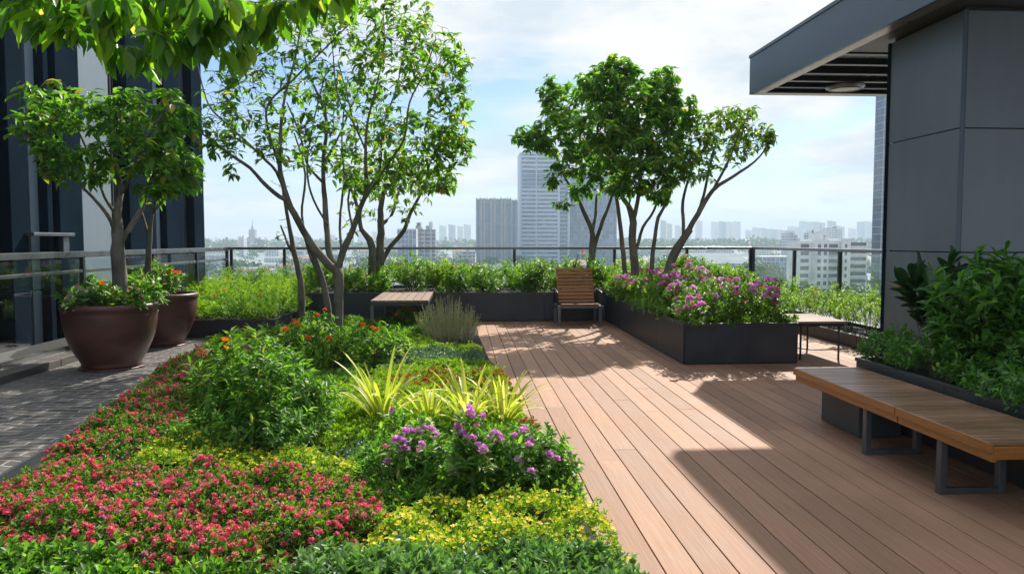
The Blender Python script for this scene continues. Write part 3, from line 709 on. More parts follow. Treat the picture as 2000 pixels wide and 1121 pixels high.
# thin bare dark stem just left of it
limbs = [L3(s, 12.6) for s in ([(592, 650, 13, 0), (590, 605, 13, 0), (587, 550, 12, 0), (575, 497, 10, 0), (566, 447, 8, 0), (557, 398, 6, 0), (548, 340, 4, .1)],
                               [(575, 497, 7, 0), (563, 480, 5, 0), (556, 460, 4, .1), (548, 440, 3, .1)])]
cl = [E3(552, 450, 24, 24, 12.6, .25, 16), E3(550, 340, 22, 40, 12.6, .3, 10), E3(600, 520, 12, 30, 12.6, .2, 6)]
tree('bare_sapling', 'thin leafless dark sapling just left of the many stemmed tree', P(592, 650, 12.6)*np.array((1, 1, 0)), limbs, cl, M['leaf_olive'], .09, 1, bare=.7)
# slender tree behind, by the table
limbs = [L3(s, 16.2) for s in (
    [(728, 560, 17, 0), (727, 520, 16, 0), (726, 480, 14, 0), (716, 460, 11, 0), (706, 448, 9, 0), (700, 415, 7, .1), (690, 380, 6, .2), (670, 330, 4, .3)],
    [(738, 545, 17, .2), (738, 513, 16, .2), (744, 456, 14, .2), (743, 410, 11, .2), (750, 370, 8, .2), (760, 310, 5, .2)],
    [(741, 520, 10, .2), (762, 482, 9, .2), (788, 452, 8, .1), (801, 418, 7, .1), (820, 382, 5, 0), (836, 350, 4, 0)],
    [(744, 440, 8, .2), (765, 420, 6, .3), (775, 385, 5, .3), (790, 350, 3, .3)])]
cl = [E3(700, 350, 50, 50, 16.2, .7, 35), E3(765, 350, 60, 45, 16.2, .7, 45), E3(830, 350, 50, 40, 16.0, .6, 40), E3(740, 280, 70, 50, 16.3, .7, 40), E3(700, 420, 50, 40, 16.2, .5, 22), E3(790, 410, 40, 25, 16.2, .4, 14)]
tree('slender_tree', 'slender forked tree with a thin crown behind the slatted table', P(732, 560, 16.2)*np.array((1, 1, 0)), limbs, cl, M['leaf_olive'], .14, 6, bare=.25)

# the group of trees right of the armchair
TD = 1.55
limbs = [L3(s, 16.3) for s in (
    [(1156, 545, 15, 0), (1156, 500, 13, 0), (1157, 470, 12, 0), (1156, 448, 10, 0), (1140, 414, 8, 0), (1128, 385, 6, .1), (1105, 350, 5, .2), (1085, 300, 4, .2)],
    [(1158, 505, 9, 0), (1162, 480, 8, 0), (1177, 432, 7, -.1), (1190, 400, 6, -.1), (1200, 360, 4, -.1)],
    [(1157, 450, 8, 0), (1163, 420, 6, .2), (1165, 380, 4, .3)])]
cl = [E3(1085, 260, 60, 50, 16.0, .8, 70), E3(1040, 270, 36, 26, 15.8, .5, 36), E3(1120, 200, 60, 50, 16.3, .9, 75), E3(1150, 310, 65, 45, 15.8, .8, 75), E3(1082, 340, 16, 30, 15.6, .2, 12), E3(1095, 400, 12, 6, 15.6, .15, 4), E3(1140, 370, 40, 20, 16, .4, 14), E3(1075, 180, 22, 30, 16.2, .4, 22), E3(1185, 340, 40, 35, 15.8, .5, 36)]
tree('garden_tree', 'leafy young tree directly behind the wooden armchair', P(1156, 545, 16.3)*np.array((1, 1, 0)), limbs, cl, M['leaf_dark'], .155, 10, LANCE, 'trees round the flower planter')
limbs = [L3(s, 14.6) for s in (
    [(1242, 560, 19, 0), (1240, 521, 17, 0), (1236, 474, 15, 0), (1236, 425, 14, 0), (1226, 400, 10, 0), (1212, 380, 8, .1), (1205, 330, 6, .2), (1190, 260, 5, .3), (1180, 180, 4, .3)],
    [(1237, 430, 10, 0), (1245, 395, 8, -.1), (1250, 340, 7, -.2), (1250, 260, 5, -.2), (1240, 180, 4, -.1)],
    [(1240, 495, 8, 0), (1244, 483, 7, 0), (1256, 444, 6, .1), (1277, 412, 5, .2), (1295, 360, 4, .2)],
    [(1222, 545, 11, .3), (1219, 515, 10, .3), (1214, 465, 9, .3), (1206, 397, 7, .3), (1195, 340, 5, .3)],
    [(1270, 550, 10, -.3), (1273, 521, 9, -.3), (1277, 478, 8, -.3), (1286, 425, 7, -.3), (1303, 395, 5, -.3), (1320, 340, 4, -.2)])]
cl = [E3(1190, 165, 62, 48, 14.6, .8, 95), E3(1200, 130, 34, 20, 14.6, .4, 32), E3(1245, 220, 75, 60, 14.4, 1, 120), E3(1290, 175, 42, 40, 14.5, .6, 62), E3(1325, 230, 40, 55, 14.4, .6, 70), E3(1185, 250, 60, 50, 14.2, .9, 80), E3(1240, 300, 80, 50, 14.0, .9, 100), E3(1310, 310, 50, 50, 14.2, .7, 60), E3(1230, 365, 50, 25, 14.2, .5, 34), E3(1290, 370, 30, 30, 14.2, .4, 20)]
tree('garden_tree', 'tallest densest dark green tree with several stems in the flower planter', P(1240, 560, 14.6)*np.array((1, 1, 0)), limbs, cl, M['leaf_dark'], .155, 10, LANCE, 'trees round the flower planter')
limbs = [L3(s, 14.2) for s in (
    [(1298, 560, 17, 0), (1305, 530, 15, 0), (1313, 498, 13, 0), (1338, 460, 12, 0), (1362, 420, 10, -.1), (1392, 372, 8, -.2), (1430, 346, 6, -.3), (1474, 316, 4, -.4), (1500, 285, 3, -.4)],
    [(1306, 535, 9, .1), (1322, 495, 9, .1), (1350, 450, 7, .2)],
    [(1333, 466, 7, 0), (1335, 440, 7, .1), (1333, 395, 6, .2), (1345, 350, 5, .3), (1360, 300, 4, .3)],
    [(1362, 420, 7, -.1), (1375, 380, 6, .1), (1385, 330, 5, .2), (1400, 270, 4, .3)],
    [(1392, 372, 6, -.2), (1420, 320, 5, -.1), (1440, 270, 4, 0), (1450, 230, 3, 0)])]
cl = [E3(1385, 240, 45, 30, 14.2, .6, 44), E3(1440, 230, 45, 24, 14, .5, 44), E3(1470, 270, 45, 34, 13.9, .5, 50), E3(1410, 290, 55, 40, 14.1, .6, 50), E3(1360, 330, 40, 40, 14.1, .5, 34), E3(1500, 262, 18, 22, 13.8, .25, 16), E3(1370, 275, 30, 30, 14.2, .5, 26)]
tree('garden_tree', 'thin leaning tree with an open yellowish crown at the right of the tree group', P(1298, 560, 14.2)*np.array((1, 1, 0)), limbs, cl, M['leaf_olive'], .125, 6, LANCE, 'trees round the flower planter', bare=.12)

# small tree in the big pot
TD = 1.2
limbs = [L3(s, 9.95) for s in (
    [(234, 590, 32, 0), (233, 540, 27, 0), (231, 490, 24, 0), (230, 455, 22, 0), (229, 420, 15, 0), (235, 380, 11, .1), (228, 330, 8, .1), (222, 270, 6, .1), (230, 200, 4, .1)],
    [(230, 462, 14, 0), (217, 432, 8, -.1), (196, 402, 6, -.2), (165, 370, 5, -.3), (140, 345, 4, -.4), (100, 310, 3, -.5)],
    [(234, 470, 16, 0), (250, 450, 12, .1), (270, 420, 10, .15), (284, 385, 8, .2), (300, 340, 6, .2), (330, 290, 4, .3)],
    [(228, 420, 8, 0), (205, 385, 6, .2), (180, 320, 5, .4), (150, 250, 4, .5), (115, 215, 3, .5)],
    [(236, 380, 7, .1), (262, 330, 6, -.1), (290, 260, 5, -.3), (330, 210, 4, -.4)])]
cl = [E3(110, 200, 70, 34, 9.9, .6, 42), E3(80, 250, 50, 40, 9.7, .5, 32), E3(120, 310, 44, 40, 9.6, .4, 28), E3(200, 230, 70, 50, 10, .6, 40), E3(270, 220, 60, 50, 10, .6, 40), E3(340, 220, 55, 44, 10, .5, 36), E3(250, 300, 60, 44, 9.8, .6, 36), E3(330, 300, 60, 44, 9.9, .6, 44), E3(350, 350, 44, 30, 9.9, .4, 26), E3(180, 330, 40, 30, 9.8, .4, 14), E3(300, 365, 30, 18, 9.9, .3, 10)]
tree('potted_tree', 'small round leafy tree growing in the nearest brown pot', P(234, 590, 9.95)*np.array((1, 1, 0))+np.array((0, 0, .72)), limbs, cl, M['leaf_dark'], .15, 8, OVATE, droop=.4)
limbs = [L3(s, 12.05) for s in ([(291, 560, 13, 0), (289, 520, 12, 0), (292, 470, 9, 0), (296, 420, 8, 0), (310, 370, 6, 0), (330, 320, 4, .1)], [(292, 470, 6, 0), (284, 440, 5, .1), (275, 410, 4, .1)], [(296, 420, 5, 0), (320, 390, 4, -.1), (350, 365, 3, -.1)])]
cl = [E3(330, 330, 44, 34, 12.05, .4, 30), E3(370, 330, 26, 40, 12, .3, 18), E3(300, 380, 20, 20, 12.05, .2, 6)]
tree('potted_tree', 'thin stemmed tree in the farther brown pot, mostly hidden behind the nearer crown', P(291, 560, 12.05)*np.array((1, 1, 0))+np.array((0, 0, .7)), limbs, cl, M['leaf_dark'], .15, 8, OVATE)

# tree out of frame whose big leaved boughs hang into the top left corner
limbs = [([(-3.05, 2.5, 0), (-3.06, 2.6, .8), (-3.0, 2.7, 1.7), (-2.95, 2.9, 2.6), (-2.8, 3.2, 3.1), (-2.6, 3.8, 3.5), (-2.4, 4.5, 3.7)], [.09, .08, .075, .065, .055, .04, .02]),
         ([(-2.8, 3.2, 3.1), (-2.4, 3.7, 3.3), (-1.9, 4.3, 3.42), (-1.4, 4.8, 3.45), (-.9, 5.2, 3.4)], [.045, .03, .024, .016, .008]),
         ([(-2.6, 3.8, 3.5), (-3.0, 4.4, 3.55), (-3.2, 5.0, 3.45)], [.03, .02, .008]),
         ([(-1.9, 4.3, 3.42), (-2.1, 4.7, 3.25), (-2.3, 5.0, 3.1)], [.018, .012, .007])]
TD = 1
cl = [E3(60, -40, 90, 50, 5.0, .4, 12), E3(45, 10, 45, 24, 5.0, .3, 7), E3(90, 55, 20, 26, 4.9, .2, 4), E3(160, 0, 60, 40, 5.0, .4, 13), E3(200, 70, 22, 36, 4.9, .25, 6), E3(250, 20, 46, 34, 4.9, .4, 11), E3(310, 5, 46, 40, 4.9, .4, 11), E3(330, 80, 20, 34, 4.8, .2, 6), E3(272, 105, 14, 20, 4.8, .15, 3), E3(400, 10, 46, 36, 4.9, .4, 10), E3(418, 75, 16, 34, 4.9, .2, 5), E3(470, 40, 26, 22, 5.1, .3, 5), E3(500, 0, 56, 26, 5.2, .3, 8), E3(525, 45, 12, 18, 5.3, .2, 3), E3(610, -10, 46, 16, 5.3, .3, 6), E3(690, -6, 26, 12, 5.3, .2, 4), E3(148, 62, 12, 14, 4.9, .1, 2), E3(455, 90, 14, 18, 5.0, .15, 2), E3(565, 18, 26, 16, 5.3, .2, 4), E3(372, 55, 16, 30, 4.85, .2, 4)]
tree('overhanging_tree', 'big leaved boughs of a tree hanging in from the top left corner', (-3.05, 2.5, 0), limbs, cl, M['leaf_bough'], .175, 7, OVATE, droop=.95, wleaf=.44)
# ------------------------------------------------------------ shrubs, flowers, ground cover
_ph = rng.uniform(0, 6.28, (8, 2)); _fr = rng.uniform(1.5, 9, (8, 2))*rng.choice((-1, 1), (8, 2))
def bumps(x, y):
    s = 0
    for (a, b), (f, g) in zip(_ph, _fr): s = s+np.sin(f*x+a+1.7*np.sin(g*y*.5+b))*np.sin(g*y+b)
    return s/3.2

def add_flowers(t, pts, mat, r, tpl=HEAD20, name='flower', dirs=None, stem=0, stem_mat=None):
    """each visible flower head a part of its own"""
    proto = None
    for i, p in enumerate(pts):
        d = nrm(np.array((random.uniform(-.5, .5), random.uniform(-.9, .2), 1.0))) if dirs is None else dirs[i]
        if proto is None or i % 4 == 0:
            fm = FM(); fm.inst(tpl, org_of(t)[None], d, np.array((0.3, 1., .1)), r*random.uniform(.85, 1.2), r*random.uniform(.85, 1.2))
            o = fm.build(name, mat, t); proto = o
        else:
            o = proto.copy(); C.objects.link(o); o.parent = t
        o.location = tuple(np.array(p)-org_of(t)); o.rotation_euler = (random.uniform(-.3, .3), random.uniform(-.3, .3), random.uniform(0, 6.28)); s = random.uniform(.8, 1.2); o.scale = (s, s, s)

def shrub(name, label, c, rad, n, leaf_mat, leaf, tpl=LANCE, wl=.32, up=.55, stems=10, group=None, cat='shrub', flowers=(), fill=.35, base_z=None, lumps=6, spread=.55, whorl=0):
    """leaf sprays through an uneven volume, on stems from one foot"""
    c = np.array(c, float); rad = np.array(rad, float); bz = c[2]-rad[2] if base_z is None else base_z
    t = thing(name, label, cat, (c[0], c[1], bz), group)
    q = rdir(lumps, -.3, 1)*rad*rng.uniform(.35, .7, (lumps, 1)); lr = rng.uniform(.42, .62, lumps)
    sprays = max(12, n//9); li = rng.integers(0, lumps, sprays)
    pt = c+q[li]+rdir(sprays)*rad*(lr[li][:, None])*(rng.uniform(fill, 1, (sprays, 1))**.6)
    inside = (((pt-c)/rad)**2).sum(1) < 1.25; pt = pt[inside & (pt[:, 2] > bz+.02)]; k = len(pt)
    foot = np.array((c[0], c[1], bz))
    sd = nrm((pt-foot)*np.array((1, 1, .6))/np.array((1, 1, 1))+np.array((0, 0, up*rad[2])))
    fm = FM(); per = max(3, n//max(1, k))
    for i in range(per):
        s = (i+.5)/per
        az = (i*2.4+rng.uniform(0, 6.28, k)) if not whorl else (i*6.28/per+rng.uniform(-.3, .3, k))
        sid = nrm(np.cross(sd, np.stack((np.cos(az), np.sin(az), np.sin(az*1.7)), 1)))
        D = nrm(sd*(1-spread)+sid*spread+rng.normal(size=(k, 3))*.15); ln = leaf*rng.uniform(.65, 1.2, k)
        pos = pt-sd*((1-s)*leaf*1.6) if not whorl else pt
        fm.inst(tpl, pos, D, nrm(sd+rng.normal(size=(k, 3))*.4+np.array((0, 0, .6))), ln, ln*wl*rng.uniform(.8, 1.2, k))
    mb = MB()
    for i in rng.choice(k, min(k, stems), replace=False):
        a = foot+np.array((random.uniform(-.25, .25)*rad[0], random.uniform(-.25, .25)*rad[1], -.02)); mid = (a+pt[i])/2+np.array((0, 0, .08*rad[2]))
        mb.tube([a, mid, pt[i]], [.006, .0045, .0025], 4, cap=False)
    mb.build('stems', M['twig'], t); fm.build('foliage', leaf_mat, t)
    for mat, r, cnt, tp in flowers:
        cam_ = nrm(EYEP-c); sc = ((pt-c)/rad)@np.array((cam_[0], cam_[1], .9)) + rng.uniform(0, .5, k)
        idx = np.argsort(-sc)[:max(cnt*4, 1)]; idx = rng.choice(idx, min(cnt, len(idx)), replace=False)
        add_flowers(t, pt[idx]+np.array((0, 0, leaf*.35)), mat, r, tp)
    return t

def inpoly(poly, x, y):
    r = np.zeros(len(x), bool); n = len(poly); j = n-1
    for i in range(n):
        xi, yi = poly[i]; xj, yj = poly[j]
        c = ((yi > y) != (yj > y)) & (x < (xj-xi)*(y-yi)/(yj-yi+1e-12)+xi); r ^= c; j = i
    return r
def edge_d(poly, x, y):
    d = np.full(len(x), 9.); n = len(poly)
    for i in range(n):
        a = np.array(poly[i]); b = np.array(poly[(i+1) % n]); ab = b-a; t = np.clip(((x-a[0])*ab[0]+(y-a[1])*ab[1])/(ab@ab+1e-9), 0, 1)
        d = np.minimum(d, np.hypot(x-a[0]-t*ab[0], y-a[1]-t*ab[1]))
    return d
def cover(name, label, cat, polypx, h, dens, leaf_mat, leaf, tpl=SMALL, wl=.5, leaves=7, flo=None, amp=.3, lean=.5, edge=.12, fl_h=.02):
    """a carpet of low plants over the ground seen inside a picture outline; flo = [(material, radius, per m2, template)]"""
    poly = [tuple(G(px, py, h*.85)[:2]) for px, py in polypx]; A = np.array(poly); lo, hi = A.min(0), A.max(0)
    def pick(d):
        k = int((hi-lo).prod()*d)+1; x = rng.uniform(lo[0], hi[0], k); y = rng.uniform(lo[1], hi[1], k); m = inpoly(poly, x, y); x, y = x[m], y[m]
        z = .03+h*(1-amp+amp*bumps(x*1.6, y*1.6)*1.0)*np.clip(.45+.55*edge_d(poly, x, y)/edge, 0, 1)
        return x, y, z
    fm = FM(); x, y, z = pick(dens); k = len(x); z = z+(rng.random(k) < .06)*rng.uniform(.2, 1, k)*h*.4; base = np.stack((x, y, z-rng.uniform(0, .55, k)**1.5*h*.9), 1)
    ax = nrm(np.stack((rng.normal(size=k)*lean, rng.normal(size=k)*lean, np.ones(k)), 1))
    for i in range(leaves):
        az = i*2.4+rng.uniform(0, 6.28, k); sid = nrm(np.stack((np.cos(az), np.sin(az), rng.uniform(-.2, .5, k)), 1))
        s = i/leaves; D = nrm(sid*(1-.65*s)+ax*(.3+.9*s)); ln = leaf*rng.uniform(.65, 1.2, k)*(1-.25*s)
        fm.inst(tpl, base+ax*(leaf*.8*s), D, nrm(ax+rng.normal(size=(k, 3))*.3), ln, ln*wl)
    mats = [leaf_mat]
    for fi, (mat, r, d, tp) in enumerate(flo or ()):
        x, y, z = pick(d); m = bumps(x*2.3+fi*3, y*2.3) > -.75; x, y, z = x[m], y[m], z[m]; k = len(x)
        rr = r*rng.uniform(.6, 1.3, k); D = nrm(np.stack((rng.normal(size=k)*.35, -.35+rng.normal(size=k)*.35, np.ones(k)), 1))
        fm.inst(tp, np.stack((x, y, z+fl_h+rng.normal(size=k)*.012), 1), D, nrm(rng.normal(size=(k, 3))), rr, rr, fi+1); mats.append(mat)
    cx, cy = A.mean(0); o = fm.build(name, mats, None, (cx, cy, .02))
    return props(o, label, cat, None, 'stuff')

# ---- front of the bed
cover('leafy_cover', 'low leafy green plants along the very front of the flower bed', 'ground cover',
      [(560, 1180), (540, 1115), (600, 1085), (700, 1074), (850, 1070), (1000, 1066), (1150, 1066), (1230, 1080), (1262, 1110), (1290, 1190), (1310, 1260), (560, 1260)], .18, 950, M['leaf_sage'], .062, OVATE, .42, 9, [(M['yellow'], .011, 5, STAR5)], .35)
cover('leafy_cover', 'low leafy green plants in the bottom left corner below the pink flowers', 'ground cover',
      [(-160, 1075), (0, 1058), (150, 1062), (330, 1075), (480, 1085), (575, 1090), (580, 1180), (580, 1260), (-300, 1260)], .2, 900, M['leaf_shrub'], .058, OVATE, .46, 9, [(M['yellow'], .01, 14, STAR5)], .4)
cover('pink_flower_carpet', 'broad carpet of pink red flowers in the left foreground', 'ground cover',
      [(-160, 1075), (-80, 985), (-60, 945), (60, 905), (150, 880), (260, 905), (350, 908), (450, 905), (560, 908), (660, 915), (740, 945), (765, 985), (740, 1012), (690, 1035), (620, 1058), (560, 1075), (480, 1085), (330, 1080), (150, 1068), (0, 1062)], .22, 2000, M['leaf_mat'], .036, SMALL, .42, 8,
      [(M['pink'], .0185, 420, HEAD40), (M['pink'], .009, 260, HEAD12), (M['rose'], .016, 50, HEAD20), (M['orange'], .009, 60, STAR5)], .38)
cover('pink_flower_carpet', 'narrow strip of pink flowers along the edging of the stone path', 'ground cover',
      [(60, 915), (105, 868), (178, 810), (250, 756), (318, 706), (395, 676), (440, 700), (415, 745), (385, 790), (350, 835), (300, 850), (265, 880), (205, 900)], .19, 1700, M['leaf_mat'], .034, SMALL, .42, 8,
      [(M['pink'], .018, 260, HEAD40), (M['rose'], .01, 160, HEAD12)], .4)
cover('yellow_flower_carpet', 'small yellow flowers behind the pink carpet left of centre', 'ground cover',
      [(225, 912), (255, 880), (300, 855), (370, 846), (450, 850), (520, 862), (600, 868), (690, 888), (700, 905), (660, 916), (560, 908), (430, 908), (320, 912)], .2, 1700, M['leaf_lime'], .032, SMALL, .42, 7,
      [(M['yellow'], .012, 800, STAR5)], .35)
cover('yellow_flower_carpet', 'small yellow flowers at the front right beside the deck', 'ground cover',
      [(735, 1010), (770, 985), (830, 962), (900, 952), (980, 948), (1060, 955), (1130, 972), (1185, 995), (1215, 1040), (1235, 1078), (1130, 1068), (980, 1070), (850, 1074), (740, 1072), (670, 1062), (700, 1035)], .21, 1700, M['leaf_lime'], .032, SMALL, .42, 7,
      [(M['yellow'], .0125, 1050, STAR5)], .35)
cover('sage_cover', 'thin grey green sprigs over dark soil between the big green shrub and the purple flowers', 'ground cover',
      [(590, 870), (640, 815), (720, 820), (750, 870), (700, 910)], .1, 900, M['leaf_blue'], .03, SMALL, .4, 5, [(M['purple'], .007, 90, STAR5)], .4)
cover('olive_cover', 'yellow green low plants under the golden bladed plants', 'ground cover',
      [(580, 850), (610, 775), (690, 740), (800, 752), (900, 770), (1000, 785), (1045, 830), (1000, 860), (850, 850), (740, 850), (660, 880)], .12, 1700, M['leaf_lime'], .05, LANCE, .3, 8, [(M['leaf_rust'], .018, 40, HEAD12)], .4)
cover('rust_cover', 'low rust red and orange leaved plants in front of the lime carpet beside the deck', 'ground cover',
      [(700, 750), (780, 735), (850, 728), (920, 722), (985, 720), (1000, 752), (1020, 788), (960, 790), (860, 772), (760, 760)], .14, 1500, M['leaf_lime'], .035, SMALL, .45, 7, [(M['leaf_rust'], .03, 220, HEAD20)], .4)
cover('lime_cover', 'bright lime green low carpet between the blue green and rust carpets', 'ground cover',
      [(700, 745), (730, 722), (800, 712), (880, 705), (950, 702), (985, 722), (920, 728), (830, 735)], .13, 1800, M['leaf_lime'], .034, SMALL, .5, 6, [(M['yellow'], .012, 50, STAR5)], .4)
cover('blue_green_cover', 'blue green low carpet across the middle of the bed', 'ground cover',
      [(735, 722), (750, 700), (790, 684), (860, 680), (940, 682), (948, 702), (880, 708), (790, 718)], .14, 1700, M['leaf_blue'], .036, SMALL, .55, 7, None, .35)
cover('yellow_green_cover', 'yellow green low carpet just in front of the dry silvery bush', 'ground cover',
      [(770, 690), (790, 668), (820, 655), (870, 668), (938, 672), (942, 686), (860, 684), (800, 688)], .16, 1800, M['leaf_lime'], .034, SMALL, .45, 6, [(M['yellow'], .013, 160, STAR5)], .4)

# ---- shrubs of the bed
def shrub_px(name, label, px, py, zc, rx, ry, rz, *a, **k):
    c = G(px, py, zc); return shrub(name, label, c, (rx, ry, rz), *a, base_z=.03, **k)
shrub_px('green_shrub', 'big glossy green shrub at the left of the bed, beside the pink strip', 470, 765, .42, .44, .42, .46, 2600, M['leaf_shrub'], .085, LANCE, .3, flowers=[(M['orange'], .04, 2, STAR8)])
shrub_px('green_shrub', 'big glossy green shrub in the middle of the bed, left of the golden blades', 570, 770, .4, .42, .42, .44, 2600, M['leaf_shrub'], .08, LANCE, .3)
shrub_px('green_shrub', 'rounded green shrub low in front of the two big glossy shrubs', 520, 830, .28, .46, .34, .3, 2000, M['leaf_shrub'], .07, LANCE, .3)
shrub_px('pale_shrub', 'pale green leafy shrub at the back left of the big glossy shrubs', 470, 690, .3, .42, .5, .38, 1500, M['leaf_lime'], .1, LANCE, .28, flowers=[(M['magenta'], .05, 1, HEAD20)])
shrub_px('purple_flower_shrub', 'purple flowered shrub left of its group, above the dark soil', 785, 878, .26, .32, .34, .3, 1500, M['leaf_shrub'], .06, OVATE, .4, group='purple flowered shrubs', flowers=[(M['purple'], .03, 15, HEAD40), (M['rose'], .022, 3, HEAD20)])
shrub_px('purple_flower_shrub', 'purple flowered shrub in the middle of its group', 905, 893, .27, .36, .36, .32, 2000, M['leaf_shrub'], .06, OVATE, .4, group='purple flowered shrubs', flowers=[(M['purple'], .031, 18, HEAD40), (M['white'], .014, 14, STAR5), (M['rose'], .024, 3, HEAD20)])
shrub_px('purple_flower_shrub', 'purple flowered shrub spilling over the edge of the deck', 1040, 905, .22, .38, .34, .28, 2000, M['leaf_shrub'], .06, OVATE, .38, group='purple flowered shrubs', flowers=[(M['purple'], .029, 9, HEAD40), (M['white'], .012, 8, STAR5)])
for (px, py, lb, seed) in ((545, 668, 'leggy orange flowered plant left of the trunk', 0), (610, 660, 'leggy orange flowered plant in front of the bare sapling', 1), (655, 690, 'leggy orange flowered plant directly in front of the trunk', 2), (715, 680, 'leggy orange flowered plant right of the trunk', 3), (765, 672, 'leggy orange flowered plant below the slatted table', 4), (630, 640, 'leggy orange flowered plant close behind the trunk', 5)):
    shrub_px('orange_flower_plant', lb, px, py, .3, .42, .45, .36, 620, M['leaf_shrub'] if seed % 2 else M['leaf_hedge'], .1, LANCE, .26, group='orange flowered plants round the trunk', flowers=[(M['orange'], .042, 2, HEAD40)], stems=26, fill=.2, lumps=8)
shrub_px('flower_bush', 'dark leaved bush with orange flowers under the slatted table', 800, 625, .25, .4, .4, .3, 700, M['leaf_shrub'], .08, LANCE, .3, flowers=[(M['orange'], .05, 3, HEAD40)])
shrub_px('red_leaf_bush', 'small brownish red bush beside the deck right of the golden blades', 1025, 845, .1, .18, .3, .14, 500, M['leaf_rust'], .05, OVATE, .4)

def blades(name, label, px, py, k, ln, mat, wd, spread=.9, arch=1.0):
    b = G(px, py, .03); t = thing(name, label, 'plant', tuple(b)); fm = FM(); proto = None
    for i in range(k):
        az = i*2.4+random.uniform(-.4, .4); tilt = spread*random.uniform(.12, 1)**.8; l = ln*random.uniform(.6, 1.1); w = wd*1.15*random.uniform(.7, 1.15); n = 9; V = []; T = []
        h = np.array((math.cos(az), math.sin(az), 0)); side = np.array((-math.sin(az), math.cos(az), 0)); p = b+h*.03; a = math.pi/2-tilt*.55
        for j in range(n+1):
            s = j/n; ww = w*min(1, .45+2.2*s)*(1-s**3.2)**.8; fold = .2*ww
            up_ = np.array((0, 0, 1.))*math.cos(a)-h*math.sin(a)
            V += [p-side*ww*.5+up_*fold, p-up_*0, p+side*ww*.5+up_*fold]
            p = p+(h*math.cos(a)+np.array((0, 0, 1.))*math.sin(a))*l/n; a -= arch*tilt*1.7*(.35+s*1.2)/n
        for j in range(n):
            q = 3*j; T += [(q, q+1, q+4), (q, q+4, q+3), (q+1, q+2, q+5), (q+1, q+5, q+4)]
        fm.add(np.array(V), np.array(T))
    fm.build('blades', mat, t, smooth=True); mb = MB(); mb.tube([b-np.array((0, 0, .03)), b+np.array((0, 0, .08))], [.035, .02], 7); mb.build('crown_base', M['leaf_olive'], t); return t
blades('golden_blade_plant', 'largest golden yellow bladed plant, left of its pair', 748, 838, 52, .72, M['leaf_gold'], .034, 1.2)
blades('golden_blade_plant', 'golden yellow bladed plant right beside the deck', 982, 838, 34, .58, M['leaf_gold'], .032, 1.1)
blades('golden_blade_plant', 'golden yellow bladed plant with orange bases between the other two', 915, 846, 44, .64, M['leaf_gold'], .034, 1.2)
blades('golden_blade_plant', 'low golden bladed plant half hidden behind the purple flowered shrubs', 838, 842, 30, .5, M['leaf_gold'], .03, 1.2)
blades('iris_plant', 'upright green strap leaved plant behind the golden blades', 640, 738, 11, .55, M['leaf_lime'], .06, .55)
blades('iris_plant', 'tuft of green sword leaves right in front of the big tree trunk', 690, 712, 14, .42, M['leaf_hedge'], .04, .8)
# dry silvery bush of upright sprigs
c = G(875, 668, 0); t = thing('silver_bush', 'dry silvery bush of upright sprigs at the edge of the deck', 'shrub', (c[0], c[1], .03)); mb = MB(); fm = FM()
for i in range(330):
    a = random.uniform(0, 6.28); r = math.sqrt(random.random()); bx, by = c[0]+.4*r*math.cos(a), c[1]+.42*r*math.sin(a); h = (.72-.3*r*r)*random.uniform(.6, 1.1)
    tx, ty = bx+(bx-c[0])*.3+random.uniform(-.05, .05), by+(by-c[1])*.3+random.uniform(-.05, .05); p0, p1 = np.array((bx, by, .02)), np.array((tx, ty, h))
    mb.tube([p0, (p0+p1)/2+rng.normal(size=3)*.012, p1], [.003, .0025, .0015], 3, cap=False)
    k = 26; s = rng.uniform(.25, 1, k); pp = p0+(p1-p0)*s[:, None]; fm.inst(SMALL, pp, nrm(rdir(k)+np.array((0, 0, .9))), rdir(k), rng.uniform(.012, .026, k), .009)
mb.build('stems', M['leaf_silver'], t); fm.build('foliage', M['leaf_silver'], t)

# ---- planter plants
i = 0
for y in np.arange(15.5, 17.6, .8):
    for x in np.arange(-2.8, 6.1, .56):
        h = .66+.1*math.sin(x*2.3+y); r = random.random()
        fl = [(M['rose'], .05, 1, HEAD20)] if random.random() < .3 else []
        shrub('hedge_shrub', 'leafy green shrub in the hedge that fills the far planter', (x+random.uniform(-.12, .12), y+random.uniform(-.08, .08), .5+h*.48), (.5, .5, h*.62), 1300 if y < 16.2 else 700, M['leaf_hedge'] if r < .75 else M['leaf_lime'], .085, LANCE, .34, group='hedge shrubs of the far planter', flowers=fl, base_z=.5, stems=6)
for y in np.arange(10.0, 15.0, .7):
    for x in (3.14, 3.6, 4.07):
        k = 5 if y < 11.6 else 4
        fl = [(M['purple'], .05, k+1 if random.random() < .85 else 1, HEAD40), (M['rose'], .042, 4, HEAD40), (M['white'], .026, 5, STAR5)]
        shrub('flowering_shrub', 'leafy shrub with pink and purple flowers in the long planter', (x+random.uniform(-.07, .07), y+random.uniform(-.12, .12), .5+.25), (.38, .48, .38+.08*math.sin(3*x+y)), 1350, M['leaf_hedge'] if random.random() < .7 else M['leaf_lime'], .065, LANCE, .34, group='flowering shrubs of the long planter', flowers=fl, base_z=.47, stems=8)
for y in np.arange(9.9, 15.0, .33):
    for x in (2.98, 4.22):
        shrub('edging_plant', 'low leafy plant filling the rim of the long flower planter', (x+random.uniform(-.03, .03), y, .54), (.2, .24, .16), 420, M['leaf_hedge'], .055, OVATE, .42, group='low plants along the rim of the long planter', base_z=.46, stems=3)
for x in np.arange(3.2, 4.1, .3):
    shrub('edging_plant', 'low leafy plant filling the rim of the long flower planter', (x, 9.86, .53), (.24, .2, .16), 420, M['leaf_hedge'], .055, OVATE, .42, group='low plants along the rim of the long planter', base_z=.46, stems=3)
